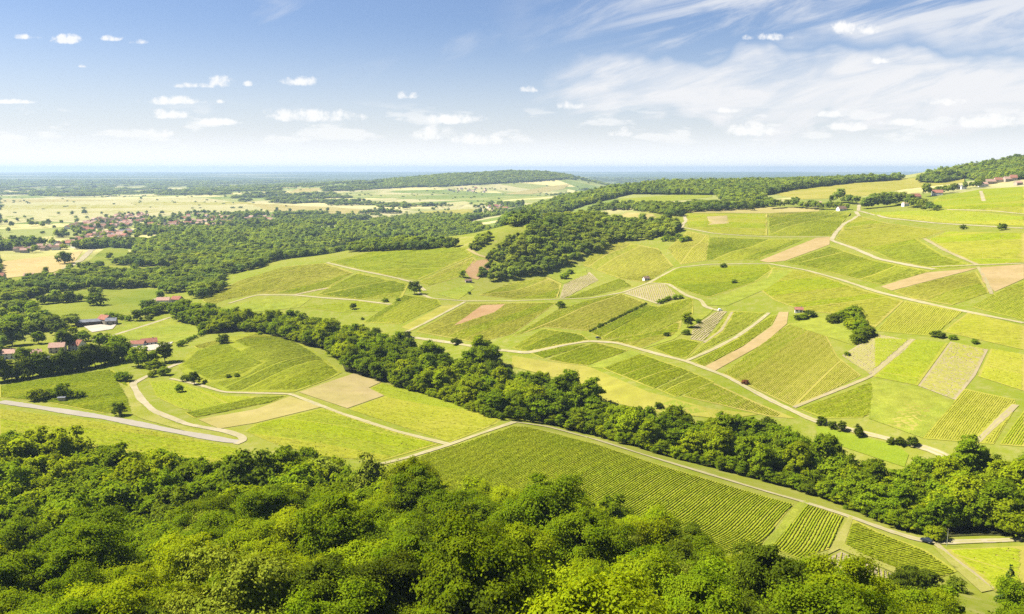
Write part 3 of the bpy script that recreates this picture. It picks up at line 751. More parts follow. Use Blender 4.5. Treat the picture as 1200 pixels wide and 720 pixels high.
for p in np_[::1]:
    if rng.random() < .75: cand.append((.001, p[0] + rng.normal() * .8, p[1] + 1.5 + rng.normal() * 1.0, float(rng.uniform(1.6, 3.2)), 'stream'))
cand.sort(key=lambda c: -c[0])
def leaf_at(x, y, seed, dark=.2, bright=.4):
    v = .5 + .22 * float(waves(np.array(x), np.array(y), 55, seed)) + rng.normal() * .16
    return 'dark' if v < dark else 'bright' if v > 1 - bright else ('olive' if rng.random() < .14 else 'mid')
WORD = {'dark': 'dark green', 'bright': 'bright yellow-green', 'mid': 'mid green', 'olive': 'olive green'}
N_IND = 205
rest = {'stream': [], 'fore': [], 'edge': []}
n_wood = 0
def pix(x, y, z):
    dx, dy, dz = x, y, z - ZC; zc = dy * CP - dz * SP; return 600 + F * dx / zc, 360 - F * (dy * SP + dz * CP) / zc
for sc, a, b, r, w in cand:
    z = float(height(a, b)); px, py = pix(a, b, z + r * 1.6); top = pix(a, b, z + 2.4 * r)[1]
    seen = -25 < px < 1225 and top < 722
    if n_wood >= N_IND or not seen:
        if -200 < px < 1400: rest[w].append((a, b, r, px))
        continue
    n_wood += 1
    lf = leaf_at(a, b, 31) if w != 'stream' else leaf_at(a, b, 31, .12, .46)
    size = 'tall' if r > 6.9 else 'small' if r < 5 else 'broad'
    sect = ('left end' if px < 260 else 'left half' if px < 450 else 'middle' if px < 700 else 'right half' if px < 950 else 'right end')
    if w == 'fore': lab = f"{size} {WORD[lf]} tree in the {'front' if math.hypot(a,b) < 150 else 'middle' if math.hypot(a,b) < 230 else 'rear'} rows, {sect} of the foreground wood"
    elif w == 'edge': lab = f"small {WORD[lf]} tree on the rear edge of the foreground wood, {'left' if px < 400 else 'middle' if px < 800 else 'right'}"
    else: lab = f"{size} {WORD[lf]} tree in the stream wood {'behind the dark car' if px > 1000 else 'above the big vineyard' if px > 620 else 'above the lime plots'}"
    tree(a, b, r, lf, lab, lab, stretch=random.uniform(.92, 1.15))
print('individual wood trees', n_wood, {k: len(v) for k, v in rest.items()})

# ---- masses of trees: one object each, copies placed on points
VAR = {}
def variants(lod):
    if lod in VAR: return VAR[lod]
    col = bpy.data.collections.new('tree_kinds'); i = 0
    for lf in ('mid', 'bright', 'dark'):
        for s in range(5 if lod > 1 else 4):
            me = CR[lod, s].copy(); me.materials.clear(); me.materials.append(M[('leaf_' if lod < 2 else 'far_') + lf])
            o = bpy.data.objects.new(f'tree_kind_{i:03d}', me); col.objects.link(o); i += 1
    VAR[lod] = col; return col
def mass(name, X, Y, RAD, lod, label, seed=1, dark=.3, bright=.2, zs=1.0, sink=.12):
    X = np.asarray(X); Y = np.asarray(Y); RAD = np.asarray(RAD); n = len(X); g = np.random.default_rng(seed)
    nv = 5 if lod > 1 else 4
    v = .5 + .2 * waves(X, Y, 160, seed) + g.normal(size=n) * .17
    cls = np.where(v < dark, 2, np.where(v > 1 - bright, 1, 0))
    me = bpy.data.meshes.new(name); me.vertices.add(n)
    me.vertices.foreach_set("co", np.column_stack([X, Y, height(X, Y) - RAD * sink]).astype(np.float32).ravel())
    a = me.attributes.new("kind_index", 'INT', 'POINT'); a.data.foreach_set("value", (cls * nv + g.integers(0, nv, n)).astype(np.int32))
    a = me.attributes.new("size", 'FLOAT_VECTOR', 'POINT'); st = g.uniform(.85, 1.15, n) * zs
    a.data.foreach_set("vector", np.column_stack([RAD, RAD, RAD * st]).astype(np.float32).ravel())
    a = me.attributes.new("turn", 'FLOAT_VECTOR', 'POINT'); a.data.foreach_set("vector", np.column_stack([np.zeros(n), np.zeros(n), g.uniform(0, 6.28, n)]).astype(np.float32).ravel())
    o = tag(link(name, me), label, 'wood', kind='stuff')
    ng = bpy.data.node_groups.new('trees_on_points', 'GeometryNodeTree')
    ng.interface.new_socket('Geometry', in_out='INPUT', socket_type='NodeSocketGeometry'); ng.interface.new_socket('Geometry', in_out='OUTPUT', socket_type='NodeSocketGeometry')
    gi, go = ng.nodes.new('NodeGroupInput'), ng.nodes.new('NodeGroupOutput')
    ip = ng.nodes.new('GeometryNodeInstanceOnPoints'); ci = ng.nodes.new('GeometryNodeCollectionInfo')
    ci.inputs[0].default_value = variants(lod); ci.inputs[1].default_value = True; ci.inputs[2].default_value = True
    def att(nm, t):
        q = ng.nodes.new('GeometryNodeInputNamedAttribute'); q.data_type = t; q.inputs[0].default_value = nm; return q.outputs[0]
    L = ng.links.new
    L(gi.outputs[0], ip.inputs['Points']); L(ci.outputs[0], ip.inputs['Instance']); ip.inputs['Pick Instance'].default_value = True
    L(att('kind_index', 'INT'), ip.inputs['Instance Index']); L(att('turn', 'FLOAT_VECTOR'), ip.inputs['Rotation']); L(att('size', 'FLOAT_VECTOR'), ip.inputs['Scale'])
    L(ip.outputs[0], go.inputs[0])
    md = o.modifiers.new('trees', 'NODES'); md.node_group = ng
    return o
r_ = np.array(rest['stream']); 
mass('stream_wood', r_[:, 0], r_[:, 1], r_[:, 2], 1, 'long belt of mixed green trees along the stream below the vineyards', 21, .15, .42)
r_ = np.array(rest['fore'] + rest['edge']); near_ = np.hypot(r_[:, 0], r_[:, 1]) < 190
if near_.any(): mass('foreground_wood', r_[near_, 0], r_[near_, 1], r_[near_, 2], 0, 'leafy green trees filling the lower border of the foreground wood', 31, .2, .4)
mass('foreground_wood', r_[~near_, 0], r_[~near_, 1], r_[~near_, 2], 1, 'remaining green trees at the rear of the foreground wood', 31, .2, .4)

def in_px(polys, P):
    """which plan points lie in one of several areas drawn on the photograph"""
    k = np.zeros(len(P), bool)
    for q in polys: k |= inside(plan(q, 10), P[:, 0], P[:, 1])
    return k
# knoll wood
KN = plan([(572,331),(600,327),(640,320),(668,312),(690,299),(712,293),(714,284),(760,281),(792,276),(797,268),(785,262),(760,263),(735,262),(716,262),(690,252),(640,261),(622,272),(603,296),(585,318)], 8)
x, y = scatter(KN, 7.6, .4, 41); k = rng.random(len(x)) < .84
mass('knoll_wood', x[k], y[k], rng.uniform(3.2, 6.2, k.sum()), 2, 'round wooded knoll of dark green trees rising among the vineyards', 41, .12, .46)
KS = plan([(558,326),(585,322),(606,297),(624,273),(604,275),(582,287),(570,305)], 6)
x, y = scatter(KS, 5.6, .45, 47); k = rng.random(len(x)) < .75
mass('scrub', x[k], y[k], rng.uniform(1.8, 3.6, k.sum()), 2, 'light green scrub on the left slope of the wooded knoll', 47, .1, .6, .9, .4)
KL = plan([(549,292),(556,283),(570,277),(575,279),(566,290),(556,294)], 5)
x, y = scatter(KL, 6, .4, 48)
mass('small_copse', x, y, rng.uniform(2.5, 4, len(x)), 2, 'small bright copse left of the wooded knoll', 48, .15, .5, 1.0, .3)
KB = plan([(688,252),(700,247),(740,247),(800,255),(800,250),(850,247),(905,243),(905,238),(850,240),(790,243),(740,241),(700,242)], 8)
x, y = scatter(KB, 9, .4, 42)
mass('hedgerow_trees', x, y, rng.uniform(3.5, 6, len(x)), 2, 'ragged line of trees behind the wooded knoll', 42, .35, .2)
CP_ = plan([(408,296),(414,290),(425,287),(470,285),(520,287),(535,290),(500,293),(450,295)], 6)
x, y = scatter(CP_, 7.5, .35, 43)
mass('crest_copse', x, y, rng.uniform(3.5, 5.5, len(x)), 2, 'long narrow copse of green trees on the crest of the left vineyard hill', 43, .35, .2)
RW = plan([(585,262),(620,247),(660,235),(720,223),(780,217),(860,216),(950,213),(1060,210),(1050,212),(1000,215),(930,223),(890,231),(900,240),(850,237),(838,229),(740,228),(690,240),(660,250),(600,268)], 8)
x, y = scatter(RW, 9.5, .4, 44)
mass('ridge_wood', x, y, rng.uniform(4.5, 7, len(x)), 3, 'long dark wooded ridge beyond the knoll and the vineyards', 44, .35, .18)
HWp = [(1075,214),(1085,207),(1140,198),(1200,188),(1260,180),(1260,212),(1200,211),(1150,212),(1135,209),(1100,215)]
HW = plan(HWp, 8)
x, y = scatter(np.concatenate([HW, ]), 10, .4, 45)
mass('hill_wood', x, y, rng.uniform(5, 7.5, len(x)), 3, 'wooded hilltop rising above the village on the right', 45, .3, .2)
print('woods', round(time.time() - T0, 1))

# woods of the plain: noise cover, left open where the photograph shows fields
OPEN = [[(0,246),(0,229),(120,232),(240,230),(300,240),(320,249),(220,251),(140,262),(60,261),(0,270)],
 [(0,307),(70,299),(97,294),(125,290),(152,292),(155,305),(125,313),(85,313),(60,321),(0,328)],
 [(36,362),(40,350),(50,345),(95,339),(192,338),(186,350),(180,364),(140,374),(100,381),(60,378)],
 [(0,266),(90,264),(60,274),(75,284),(0,288)],
 [(328,228),(349,220),(381,220),(365,229)],[(287,238),(305,237),(400,243),(440,246),(440,250),(380,252),(350,250),(310,246)],
 [(365,265),(400,264),(395,272),(370,272)],[(360,284),(385,278),(390,282),(365,287)],
 [(459,257),(494,248),(557,245),(552,251),(497,254)],
 [(430,232),(445,223),(520,219),(590,215),(640,213),(680,211),(690,216),(640,228),(590,235),(545,236),(500,240),(465,240),(430,238)],
 [(430,268),(443,266),(445,272),(430,273)],[(450,270),(475,268),(476,272),(452,273)],[(515,293),(530,278),(560,274),(556,291)],
 [(115,402),(150,378),(200,371),(247,383),(235,392),(205,403),(150,398)],[(130,220),(170,217),(175,220),(135,222)],[(195,220),(220,218),(222,222),(198,224)]]
OPEN += [[(140,317),(232,310),(240,313),(160,321)],[(300,267),(340,264),(345,267),(305,270)]]
BUILT = [[(70,268),(120,256),(165,252),(180,258),(150,282),(110,284),(75,276)],[(20,294),(60,286),(110,276),(150,278),(100,288),(75,296),(30,298)],[(180,258),(215,252),(300,256),(310,262),(240,268),(190,272)],
 [(285,256),(320,252),(325,260),(290,264)],[(555,244),(590,240),(600,250),(570,254)],[(520,222),(570,219),(600,222),(560,228),(525,228)]]
WOODED = [[(160,300),(160,292),(200,280),(240,275),(300,270),(400,262),(432,272),(400,292),(375,300),(330,312),(275,335),(238,352),(222,350),(240,332),(272,314),(225,312),(170,312)],
 [(0,345),(40,330),(100,322),(200,322),(240,325),(210,338),(90,337),(45,343),(30,352),(18,368),(0,366)],
 [(430,284),(420,276),(440,262),(480,256),(520,255),(600,258),(590,270),(556,274),(525,280)],
 [(440,222),(460,212),(520,206),(600,202),(660,204),(690,209),(640,212),(560,218),(480,220)]]
def cover(r0, r1, spacing, rad, lod, name, label, seed, thr, avoid=()):
    th = np.linspace(R(-37), R(37), 40)
    ring = np.concatenate([np.column_stack([r1 * np.sin(th), r1 * np.cos(th)]), np.column_stack([r0 * np.sin(th[::-1]), r0 * np.cos(th[::-1])])])
    x, y = scatter(ring, spacing, .42, seed); P = np.column_stack([x, y])
    v = waves(x, y * 2.2, 700, 77, 9) + .6 * waves(x, y * 2.0, 260, 78, 9)
    k = v > thr
    k |= in_px(WOODED, P)
    solid = k.copy(); op = in_px(OPEN, P); bu = in_px(BUILT, P); solid &= ~op
    # hedges and single trees in the open country
    hedge = (np.abs(waves(x, y * 1.5, 420, 79, 5)) < .022) | (rng.random(len(x)) < .004)
    k = np.where(op, hedge & (rng.random(len(x)) < .22), k | hedge)
    k = np.where(bu, rng.random(len(x)) < .04, k)
    # the vineyard hills carry no woods of their own
    az = np.arctan2(x, y); hz = height(x, y)
    hill = (hz > 55) & (np.hypot(x, y) < 4500) | (np.hypot(x, y) < 1250) & (az > R(-20))
    k &= ~hill
    for q in avoid: k &= ~inside(q, x, y)
    solid &= ~bu; so_ = solid[k]; x, y = x[k], y[k]; g = np.random.default_rng(seed)
    print(name, len(x))
    return mass(name, x, y, g.uniform(rad * .7, rad * 1.25, len(x)) * np.where(so_, 1, min(1, 5.5 / rad)), lod, label, seed, .33, .2, 1.0 if rad < 8 else .55 if rad < 15 else .3)
AV = [plan(p, 10) for p in ([(0,395),(130,380),(205,372),(250,383),(235,420),(130,440),(0,455)],)]
cover(760, 1700, 8.2, 4.9, 2, 'valley_woods', 'green woods and hedges of the valley floor on the left', 51, .25, AV)
cover(1700, 3600, 10, 6, 3, 'plain_woods', 'green woods and hedges spread over the plain beyond the village', 52, .75)
cover(3600, 7000, 19, 11, 3, 'far_woods', 'bluish woods of the far plain towards the horizon', 53, .8)
cover(7000, 13000, 42, 24, 3, 'horizon_woods', 'hazy blue woods below the horizon', 54, .85)
print('cover', round(time.time() - T0, 1))

# ---- trees and bushes that stand alone or can be told apart
for px, py, r, lf, lab in [
 (261,403,5.2,'dark','round dark tree alone on the meadow spur above the red-roofed house'),
 (486,345,6.8,'dark','big round dark tree beside the bend of the track on the left vineyard hill'),
 (478,397,3.8,'dark','small dark tree at the track end above the stream wood'),
 (534,404,3.8,'dark','small dark round tree by the track, left of the bigger one'),
 (568,412,6.2,'dark','dark spreading tree where the track meets the stream wood'),
 (414,363,3.2,'dark','small dark tree alone on the grassy strip of the left hill'),
 (542,325,4.6,'mid','small round tree beside the red earth patch at the knoll foot'),
 (657,361,4.2,'mid','small bushy tree in the grass corner below the long track'),
 (806,384,5.4,'bright','taller light green tree in the lime grass hollow among the vineyards'),
 (963,498,2.6,'dark','first small tree from the left in the row along the lower track'),
 (975,502,2.4,'dark','second small tree from the left in the row along the lower track'),
 (986,506,2.6,'dark','third small tree from the left in the row along the lower track'),
 (1006,512,3.1,'dark','fourth and largest tree in the row along the lower track'),
 (1043,521,2.1,'dark','fifth small tree in the row along the lower track'),
 (1055,522,2.7,'dark','sixth tree in the row along the lower track, before the last'),
 (1069,523,2.6,'dark','last tree on the right in the row along the lower track'),
 (1174,270,5.0,'dark','dark round tree beside the upper track near the right border'),
 (866,246,6.5,'dark','left of three round dark trees on the pale meadow crest'),
 (873,246,7,'dark','middle of three round dark trees on the pale meadow crest'),
 (881,247,6.5,'dark','right of three round dark trees on the pale meadow crest'),
 (136,423,11,'mid','very tall full tree at the end of the dark hedge near the hamlet'),
 (148,421,5,'dark','dark tree at the foot of the very tall one near the hamlet'),
 (118,408,7.5,'mid','broad tree left of the very tall one above the hamlet hedge'),
 (78,410,8.5,'dark','dark pointed tree between the two hamlet roofs'),
 (64,388,8.5,'dark','dark pair-topped tree in the gardens below the farm'),
 (68,392,7,'dark','lower dark tree leaning on the pair-topped one below the farm'),
 (28,424,7.5,'dark','dark bushy tree between the two pale hamlet houses'),
 (15,405,9.5,'dark','large dark tree above the pale house at the left border'),
 (45,403,6.5,'mid','mid green tree behind the hamlet roofs'),
 (38,394,6,'dark','dark low tree in the hamlet gardens'),
 (98,400,6,'mid','round light tree beside the track to the farm'),
 (163,430,8,'mid','broad tree below the red-roofed house'),
 (176,428,6,'mid','rounded tree right of the broad one below the red-roofed house'),
 (193,425,7,'dark','dark round tree at the top of the bending road'),
 (181,436,6,'bright','yellow-green round tree beside the bending road'),
 (193,440,4.2,'mid','small round tree right of the yellow-green one by the bending road'),
 (161,376,6,'dark','dark pointed tree by the track right of the farm'),
 (175,376,3.4,'dark','small dark tree by the track, right of the pointed one'),
 (46,348,8.5,'dark','dark tree at the corner of the big pasture hedge'),
 (113,358,9.5,'dark','clump-like dark tree alone in the big pasture'),
 (76,309,14,'dark','dark bushy tree alone on the edge of the wheat field'),
 (74,468,5.2,'mid','tall spreading tree in the roadside clump'),
 (140,487,4,'dark','small dark tree beside the main road'),
 (211,460,2.8,'mid','thin small tree in the lime vineyard'),
 (228,451,4,'dark','dark little tree at the bend of the vineyard track')]:
    p = at(px, py); tree(p[0], p[1], r * .92, lf, lab, sink=.45)
for px, py, r, lf, lab in [
 (45,469,7,'bright','wide yellow-green bush at the left of the roadside clump'),
 (60,466,5,'mid','low green bush in the middle of the roadside clump'),
 (93,466,4.5,'bright','light bush at the right end of the roadside clump'),
 (178,442,3.5,'bright','small yellow bush at the road bend'),
 (145,447,6,'mid','long low bush at the end of the dark hedge'),
 (219,447,4,'dark','dark bush left of the vineyard track'),
 (268,443,2.2,'dark','left of two tiny dark bushes in the spur vineyard'),
 (278,442,2.2,'dark','right of two tiny dark bushes in the spur vineyard'),
 (240,449,2,'dark','small dark bush by the track below the spur vineyard'),
 (305,393,3,'mid','small bush on the lower edge of the wood, above the meadow'),
 (452,354,3.8,'mid','left of two low bushes above the dark vineyard'),
 (466,353,3,'mid','right of two low bushes above the dark vineyard'),
 (425,375,2.2,'dark','tiny dark bush on the pale strip of the left hill'),
 (848,314,4,'dark','dark bush beside the upper track, alone'),
 (860,332,3.2,'dark','small dark bush on the lime strip among the vineyards'),
 (804,392,3.6,'dark','dark bush at the foot of the light tree in the hollow'),
 (781,394,2.8,'dark','small dark bush left of the hollow'),
 (818,379,3.2,'mid','low green bush right of the light tree in the hollow'),
 (873,450,2.4,'red','small reddish brown bush beside the lower track'),
 (1129,269,4.5,'dark','dark bush left of the round tree on the upper track'),
 (935,375,3.6,'dark','dark bush below the red-roofed hut'),
 (950,372,5,'dark','larger dark bush right of the red-roofed hut'),
 (942,374,4.2,'mid','green bush between the two dark ones by the red-roofed hut'),
 (993,417,2.4,'mid','small bush below the vineyard thicket'),
 (1096,395,4,'dark','dark bush at the left end of the vineyard hedge line'),
 (1104,396,3.2,'dark','second bush of the vineyard hedge line'),
 (1116,398,2.8,'mid','third, lower bush of the vineyard hedge line'),
 (1142,403,2.8,'mid','last little bush of the vineyard hedge line'),
 (662,327,6.5,'mid','bright bush on the grass patch at the knoll foot'),
 (668,321,5,'mid','upper bush on the grass patch at the knoll foot'),
 (550,345,2.4,'dark','tiny bush on the dark field edge below the knoll'),
 (703,382,2,'dark','small bush on the terrace line among the vines'),
 (1098,632,4.6,'bright','bright round bush at the wood edge behind the dark car'),
 (992,597,1.6,'mid','little round bush on the road edge of the big vineyard'),
 (772,478,3,'dark','small dark bush at the upper edge of the stream wood')]:
    p = at(px, py); bush(p[0], p[1], r * .82, lf, lab)
# thicket in the vineyards: separate bushes
TH = [(977,378,5,'dark'),(983,376,5,'mid'),(990,375,6,'mid'),(999,372,6.5,'mid'),(1003,378,6,'mid'),(1007,384,5.5,'mid'),(1000,386,5.5,'bright'),(1010,391,6,'mid'),(1017,394,5.5,'dark'),(1008,398,5.5,'mid'),(996,382,5,'mid'),(1004,402,4.5,'dark')]
for i, (px, py, r, lf) in enumerate(TH):
    p = at(px, py); bush(p[0], p[1], r, lf, f"{WORD[lf]} bush in the crescent thicket among the right vineyards, {'upper' if py < 385 else 'lower'} end", 'bushes of the crescent thicket')
for i, (px, py) in enumerate([(783,281),(788,283),(795,280),(800,284),(778,283),(806,283)]):
    p = at(px, py); bush(p[0], p[1], 5, 'mid', 'low green bush on the bank at the top of the pale vineyard', 'bushes on the bank below the knoll')
# dark hedge trees by the hamlet, then shelter belts
MASS_PTS = []
def line_of_trees(pix_line, n, r, lf, lab, grp, name='tree', fn=tree, jit=1.2):
    d = densify(pix_line, 4, False); P = ground(d[:, 0], d[:, 1])[:, :2]; L = np.concatenate([[0], np.cumsum(np.hypot(*np.diff(P, axis=0).T))])
    for t in np.linspace(0, L[-1], n):
        a = np.interp(t, L, P[:, 0]) + random.uniform(-jit, jit); b = np.interp(t, L, P[:, 1]) + random.uniform(-jit, jit)
        if name == 'mass': MASS_PTS.append((a, b, r * random.uniform(.85, 1.4))); continue
        fn(a, b, r * random.uniform(.82, 1.18), lf, lab, grp, **({'sink': .42} if fn is tree else {}))
line_of_trees([(0,448),(40,442),(80,436),(115,429),(140,424)], 24, 6.6, 'dark', 'dense dark green tree in the tall hedge below the hamlet', 'trees of the tall dark hedge')
line_of_trees([(50,357),(62,356),(75,355),(92,354)], 9, 5.2, 'dark', 'dark tree in the short row across the big pasture', 'row of trees across the big pasture')
line_of_trees([(205,372),(215,378),(235,381),(248,384)], 8, 6, 'mid', 'green tree in the row bounding the lime pasture', 'trees along the lime pasture')
line_of_trees([(170,372),(185,368),(200,366),(215,366),(235,370),(262,376),(280,380)], 18, 6, 'mid', 'green tree on the wood edge right of the farm track', 'trees right of the farm track')
line_of_trees([(212,406),(222,400),(236,394),(244,390)], 8, 3, 'mid', 'low green bush on the bank above the bending road', 'bushes on the spur bank', fn=bush)
line_of_trees([(692,389),(712,379),(735,368),(757,357)], 26, 1.5, 'dark', 'little dark bush on the narrow terrace line among the vines', 'bushes on the terrace line', fn=bush, jit=.5)
line_of_trees([(773,356),(782,352),(797,350)], 6, 2.6, 'mid', 'green bush on the curved bank below the pale young vines', 'bushes on the curved bank', fn=bush)
line_of_trees([(0,375),(20,390),(0,402)], 6, 7, 'mid', 'garden tree near the left border above the hamlet', 'garden trees of the hamlet')
line_of_trees([(50,382),(60,378),(76,384),(88,392),(96,393)], 6, 3.2, 'bright', 'light garden bush below the farm', 'garden bushes below the farm', fn=bush)
line_of_trees([(125,372),(140,374),(150,376)], 5, 3.5, 'mid', 'garden bush right of the farm', 'garden bushes right of the farm', fn=bush)
line_of_trees([(20,372),(35,366),(45,385)], 7, 7, 'mid', 'tree between the pastures and the hamlet', 'trees between the pastures and the hamlet')
# village on the right
line_of_trees([(905,245),(925,243),(945,245),(962,246)], 10, 6, 'mid', 'garden tree around the pink farmhouse on the right crest', 'trees around the pink farmhouse', name='mass')
line_of_trees([(970,246),(980,246),(993,246)], 7, 5, 'mid', 'garden tree around the low house by the crest junction', 'trees around the low crest house', name='mass')
line_of_trees([(975,238),(990,238),(1002,240)], 6, 6.5, 'dark', 'tree behind the low house by the crest junction', 'trees behind the low crest house', name='mass')
line_of_trees([(1012,245),(1022,244),(1035,243),(1046,242),(1052,240)], 14, 7, 'mid', 'tree in the grove right of the crest junction', 'grove right of the crest junction', name='mass')
line_of_trees([(1015,240),(1030,238),(1050,236),(1058,236)], 10, 6.5, 'mid', 'rear tree in the grove right of the crest junction', 'rear of the crest grove', name='mass')
line_of_trees([(1066,243),(1074,244),(1082,244)], 5, 6, 'dark', 'dark tree in front of the white village house', 'dark trees before the white house', name='mass')
line_of_trees([(1084,247),(1092,247),(1100,247)], 5, 4, 'dark', 'bushy tree below the village on the right slope', 'bushy trees below the village', name='mass')
line_of_trees([(1085,231),(1092,229),(1105,227),(1118,225)], 7, 6, 'mid', 'tree among the village roofs on the right slope', 'trees among the village roofs', name='mass')
line_of_trees([(1130,222),(1140,220),(1145,221),(1150,216)], 8, 6, 'mid', 'tree at the end of the village street on the right', 'trees at the village end', name='mass')
line_of_trees([(1078,214),(1090,213),(1105,212),(1115,211)], 14, 8, 'dark', 'dark tree on the meadow below the wooded hilltop', 'trees below the wooded hilltop', name='mass')
r_ = np.array(MASS_PTS); mass('village_trees', r_[:, 0], r_[:, 1], r_[:, 2], 2, 'garden trees and groves around the crest village on the right', 61, .22, .35, 1.1, .15)
p = at(466, 566); tree(p[0], p[1], 3.0, 'mid', 'slim dark conifer standing up at the rear edge of the foreground wood', name='conifer', cat='conifer')
for px, py, r, lab in [(1180,728,3.9,'dark conifer at the bottom right corner of the wood')]:
    p = ground(px, py - 20, 0)[0]; tree(p[0], p[1], r, 'mid', lab, name='conifer', cat='conifer')
line_of_trees([(1060,690),(1080,684),(1100,688),(1115,692)], 6, 3.2, 'dark', 'dark bush on the wood edge below the wedge plot', 'bushes below the wedge plot', fn=bush)
print('single trees', round(time.time() - T0, 1))

# ------------------------------------------------------------------ buildings
def box(x0, x1, y0, y1, z0, z1):
    v = [(x, y, z) for z in (z0, z1) for y in (y0, y1) for x in (x0, x1)]
    return np.array(v, float), np.array([(0, 2, 3, 1), (4, 5, 7, 6), (0, 1, 5, 4), (2, 6, 7, 3), (1, 3, 7, 5), (0, 4, 6, 2)])
def gable_wall(L, Wd, h, rise, z0=-.8):
    l, w = L / 2, Wd / 2
    v = [(-l, -w, z0), (l, -w, z0), (l, w, z0), (-l, w, z0), (-l, -w, h), (l, -w, h), (l, w, h), (-l, w, h), (-l, 0, h + rise), (l, 0, h + rise)]
    f = [(0, 1, 5, 4), (2, 3, 7, 6), (1, 2, 6, 9, 5), (3, 0, 4, 8, 7), (4, 5, 9, 8), (6, 7, 8, 9), (0, 3, 2, 1)]
    return v, f
def gable_roof(L, Wd, h, rise, over=.45, th=.22, hip=0.0):
    l, w = L / 2 + over, Wd / 2 + over; k = rise / (Wd / 2); e = h - over * k + .06; t = h + rise + .06
    v = []
    for dz in (0, th): v += [(-l, -w, e + dz), (l, -w, e + dz), (l, w, e + dz), (-l, w, e + dz), (-l + hip, 0, t + dz), (l - hip, 0, t + dz)]
    f = [(6, 7, 11, 10), (8, 9, 10, 11), (0, 4, 5, 1), (2, 5, 4, 3), (0, 1, 7, 6), (2, 3, 9, 8)]
    if hip: f += [(7, 8, 11), (9, 6, 10), (1, 5, 2), (3, 4, 0), (1, 2, 8, 7), (3, 0, 6, 9)]
    else: f += [(1, 5, 11, 7), (5, 2, 8, 11), (3, 4, 10, 9), (4, 0, 6, 10)]
    return v, f
def house(px, py, L, Wd, h, rise, ang, wall, roof, label, group=None, detail=2, name='house', hip=0.0, wing=None, loc=None):
    p = np.asarray(loc) if loc is not None else at(px, py)
    root = empty(name, p, R(ang)); tag(root, label, 'house' if name == 'house' else name.replace('_', ' '), group)
    link('wall', pymesh('wall', *gable_wall(L, Wd, h, 0 if hip else rise), [M[wall]]), root)
    ro = link('roof', pymesh('roof', *gable_roof(L, Wd, h, rise, hip=hip), [M[roof]]), root)
    if detail >= 2:
        ch = link('chimney', pymesh('chimney', *box(L * .22, L * .22 + .7, -.2, .5, h + rise * .5, h + rise + 1.0), [M['stone']]), ro)
        rows = [1.0] if h < 4 else [1.0, 3.4]
        for side in (-1, 1):
            for zz in rows:
                n = max(2, int(L / 3.2))
                for i in range(n):
                    x = -L / 2 + (i + .5) * L / n
                    if side < 0 and zz == 1.0 and i == n // 2:
                        d = link('door', pymesh('door', *box(x - .55, x + .55, -Wd / 2 - .05, -Wd / 2 + .02, 0, 2.15), [M['wood']]), root); continue
                    y = side * Wd / 2
                    wv = link('window', pymesh('window', *box(x - .55, x + .55, min(y, y + side * .05), max(y, y + side * .05), zz, zz + 1.35), [M['dark']]), root)
        for side in (-1, 1):
            x = side * L / 2
            link('window', pymesh('window', *box(min(x, x + side * .05), max(x, x + side * .05), -.6, .6, rows[-1] + .2, rows[-1] + 1.5), [M['dark']]), root)
    elif detail == 1:
        for side in (-1, 1):
            y = side * Wd / 2
            for x in (-L * .28, L * .25):
                link('window', pymesh('window', *box(x - .7, x + .7, min(y, y + side * .06), max(y, y + side * .06), h * .3, h * .3 + 1.5), [M['dark']]), root)
    if wing:
        wl, ww, ox, oy, wa = wing; c, s = math.cos(R(wa)), math.sin(R(wa))
        def mv(vs, dz=0): return [(x * c - y * s + ox, x * s + y * c + oy, z + dz) for x, y, z in vs]
        v, f = gable_wall(wl, ww, h * .93, rise * .85 * ww / Wd); link('wing_wall', pymesh('wall', mv(v), f, [M[wall]]), root)
        v, f = gable_roof(wl, ww, h * .93, rise * .85 * ww / Wd); link('wing_roof', pymesh('roof', mv(v), f, [M[roof]]), root)
    return root
def yard(pxs, nm='yard'): sheet(nm, plan(pxs, 4), M['yard'], .3)
# hamlet by the near road
yard([(152,405),(165,403),(185,404),(203,401),(196,408),(172,412),(160,409)])
house(175,404,13,9,2.9,2.9,28,'white','tile','low white house with two red tiled roof wings and gravel yard',wing=(12,8,-9.5,-1.5,-22))
house(68,413,12,9,5.2,3.2,15,'render','tile_pale','cream hamlet house with faded red roof left of the dark pointed tree')
house(91,410,12,9,5.0,4.0,-20,'white','tile','white gabled hamlet house with red roof right of the dark pointed tree')
house(41,421,10,8,5.0,2.8,35,'render','tile_pale','cream gabled house with pale tiles above the dark hedge')
house(8,420,15,9,4.8,2.6,10,'white','tile_pale','pale wide house with faded roof at the left border')
house(54,422,7,5,2.6,1.0,5,'white','slate','small white flat annexe between the hamlet houses',detail=1,name='shed')
house(42,393,8,5,2.6,1.4,12,'wood','slate','small dark garden shed among the hamlet trees',detail=1,name='shed')
house(1,396,9,7,4.5,2.6,5,'render','brownroof','half hidden brown-roofed house at the left border above the pale one',detail=1)
yard([(98,383),(112,380),(130,382),(138,379),(132,386),(108,390)])
house(104,381,24,9,3.8,2.0,24,'wood','slate','long open farm barn with grey sheet roof',detail=1,name='barn')
house(124,379,13,10,5.0,3.6,-30,'stone','tile','red-roofed farmhouse at the end of the long grey barn')
house(131,380,10,8,4.0,2.4,12,'stone','slate','grey-roofed farm outbuilding right of the farmhouse',detail=1,name='barn')
house(73,470,4,3,2.4,.3,10,'stone','slate','small grey concrete box in the roadside clump',detail=0,name='shed')
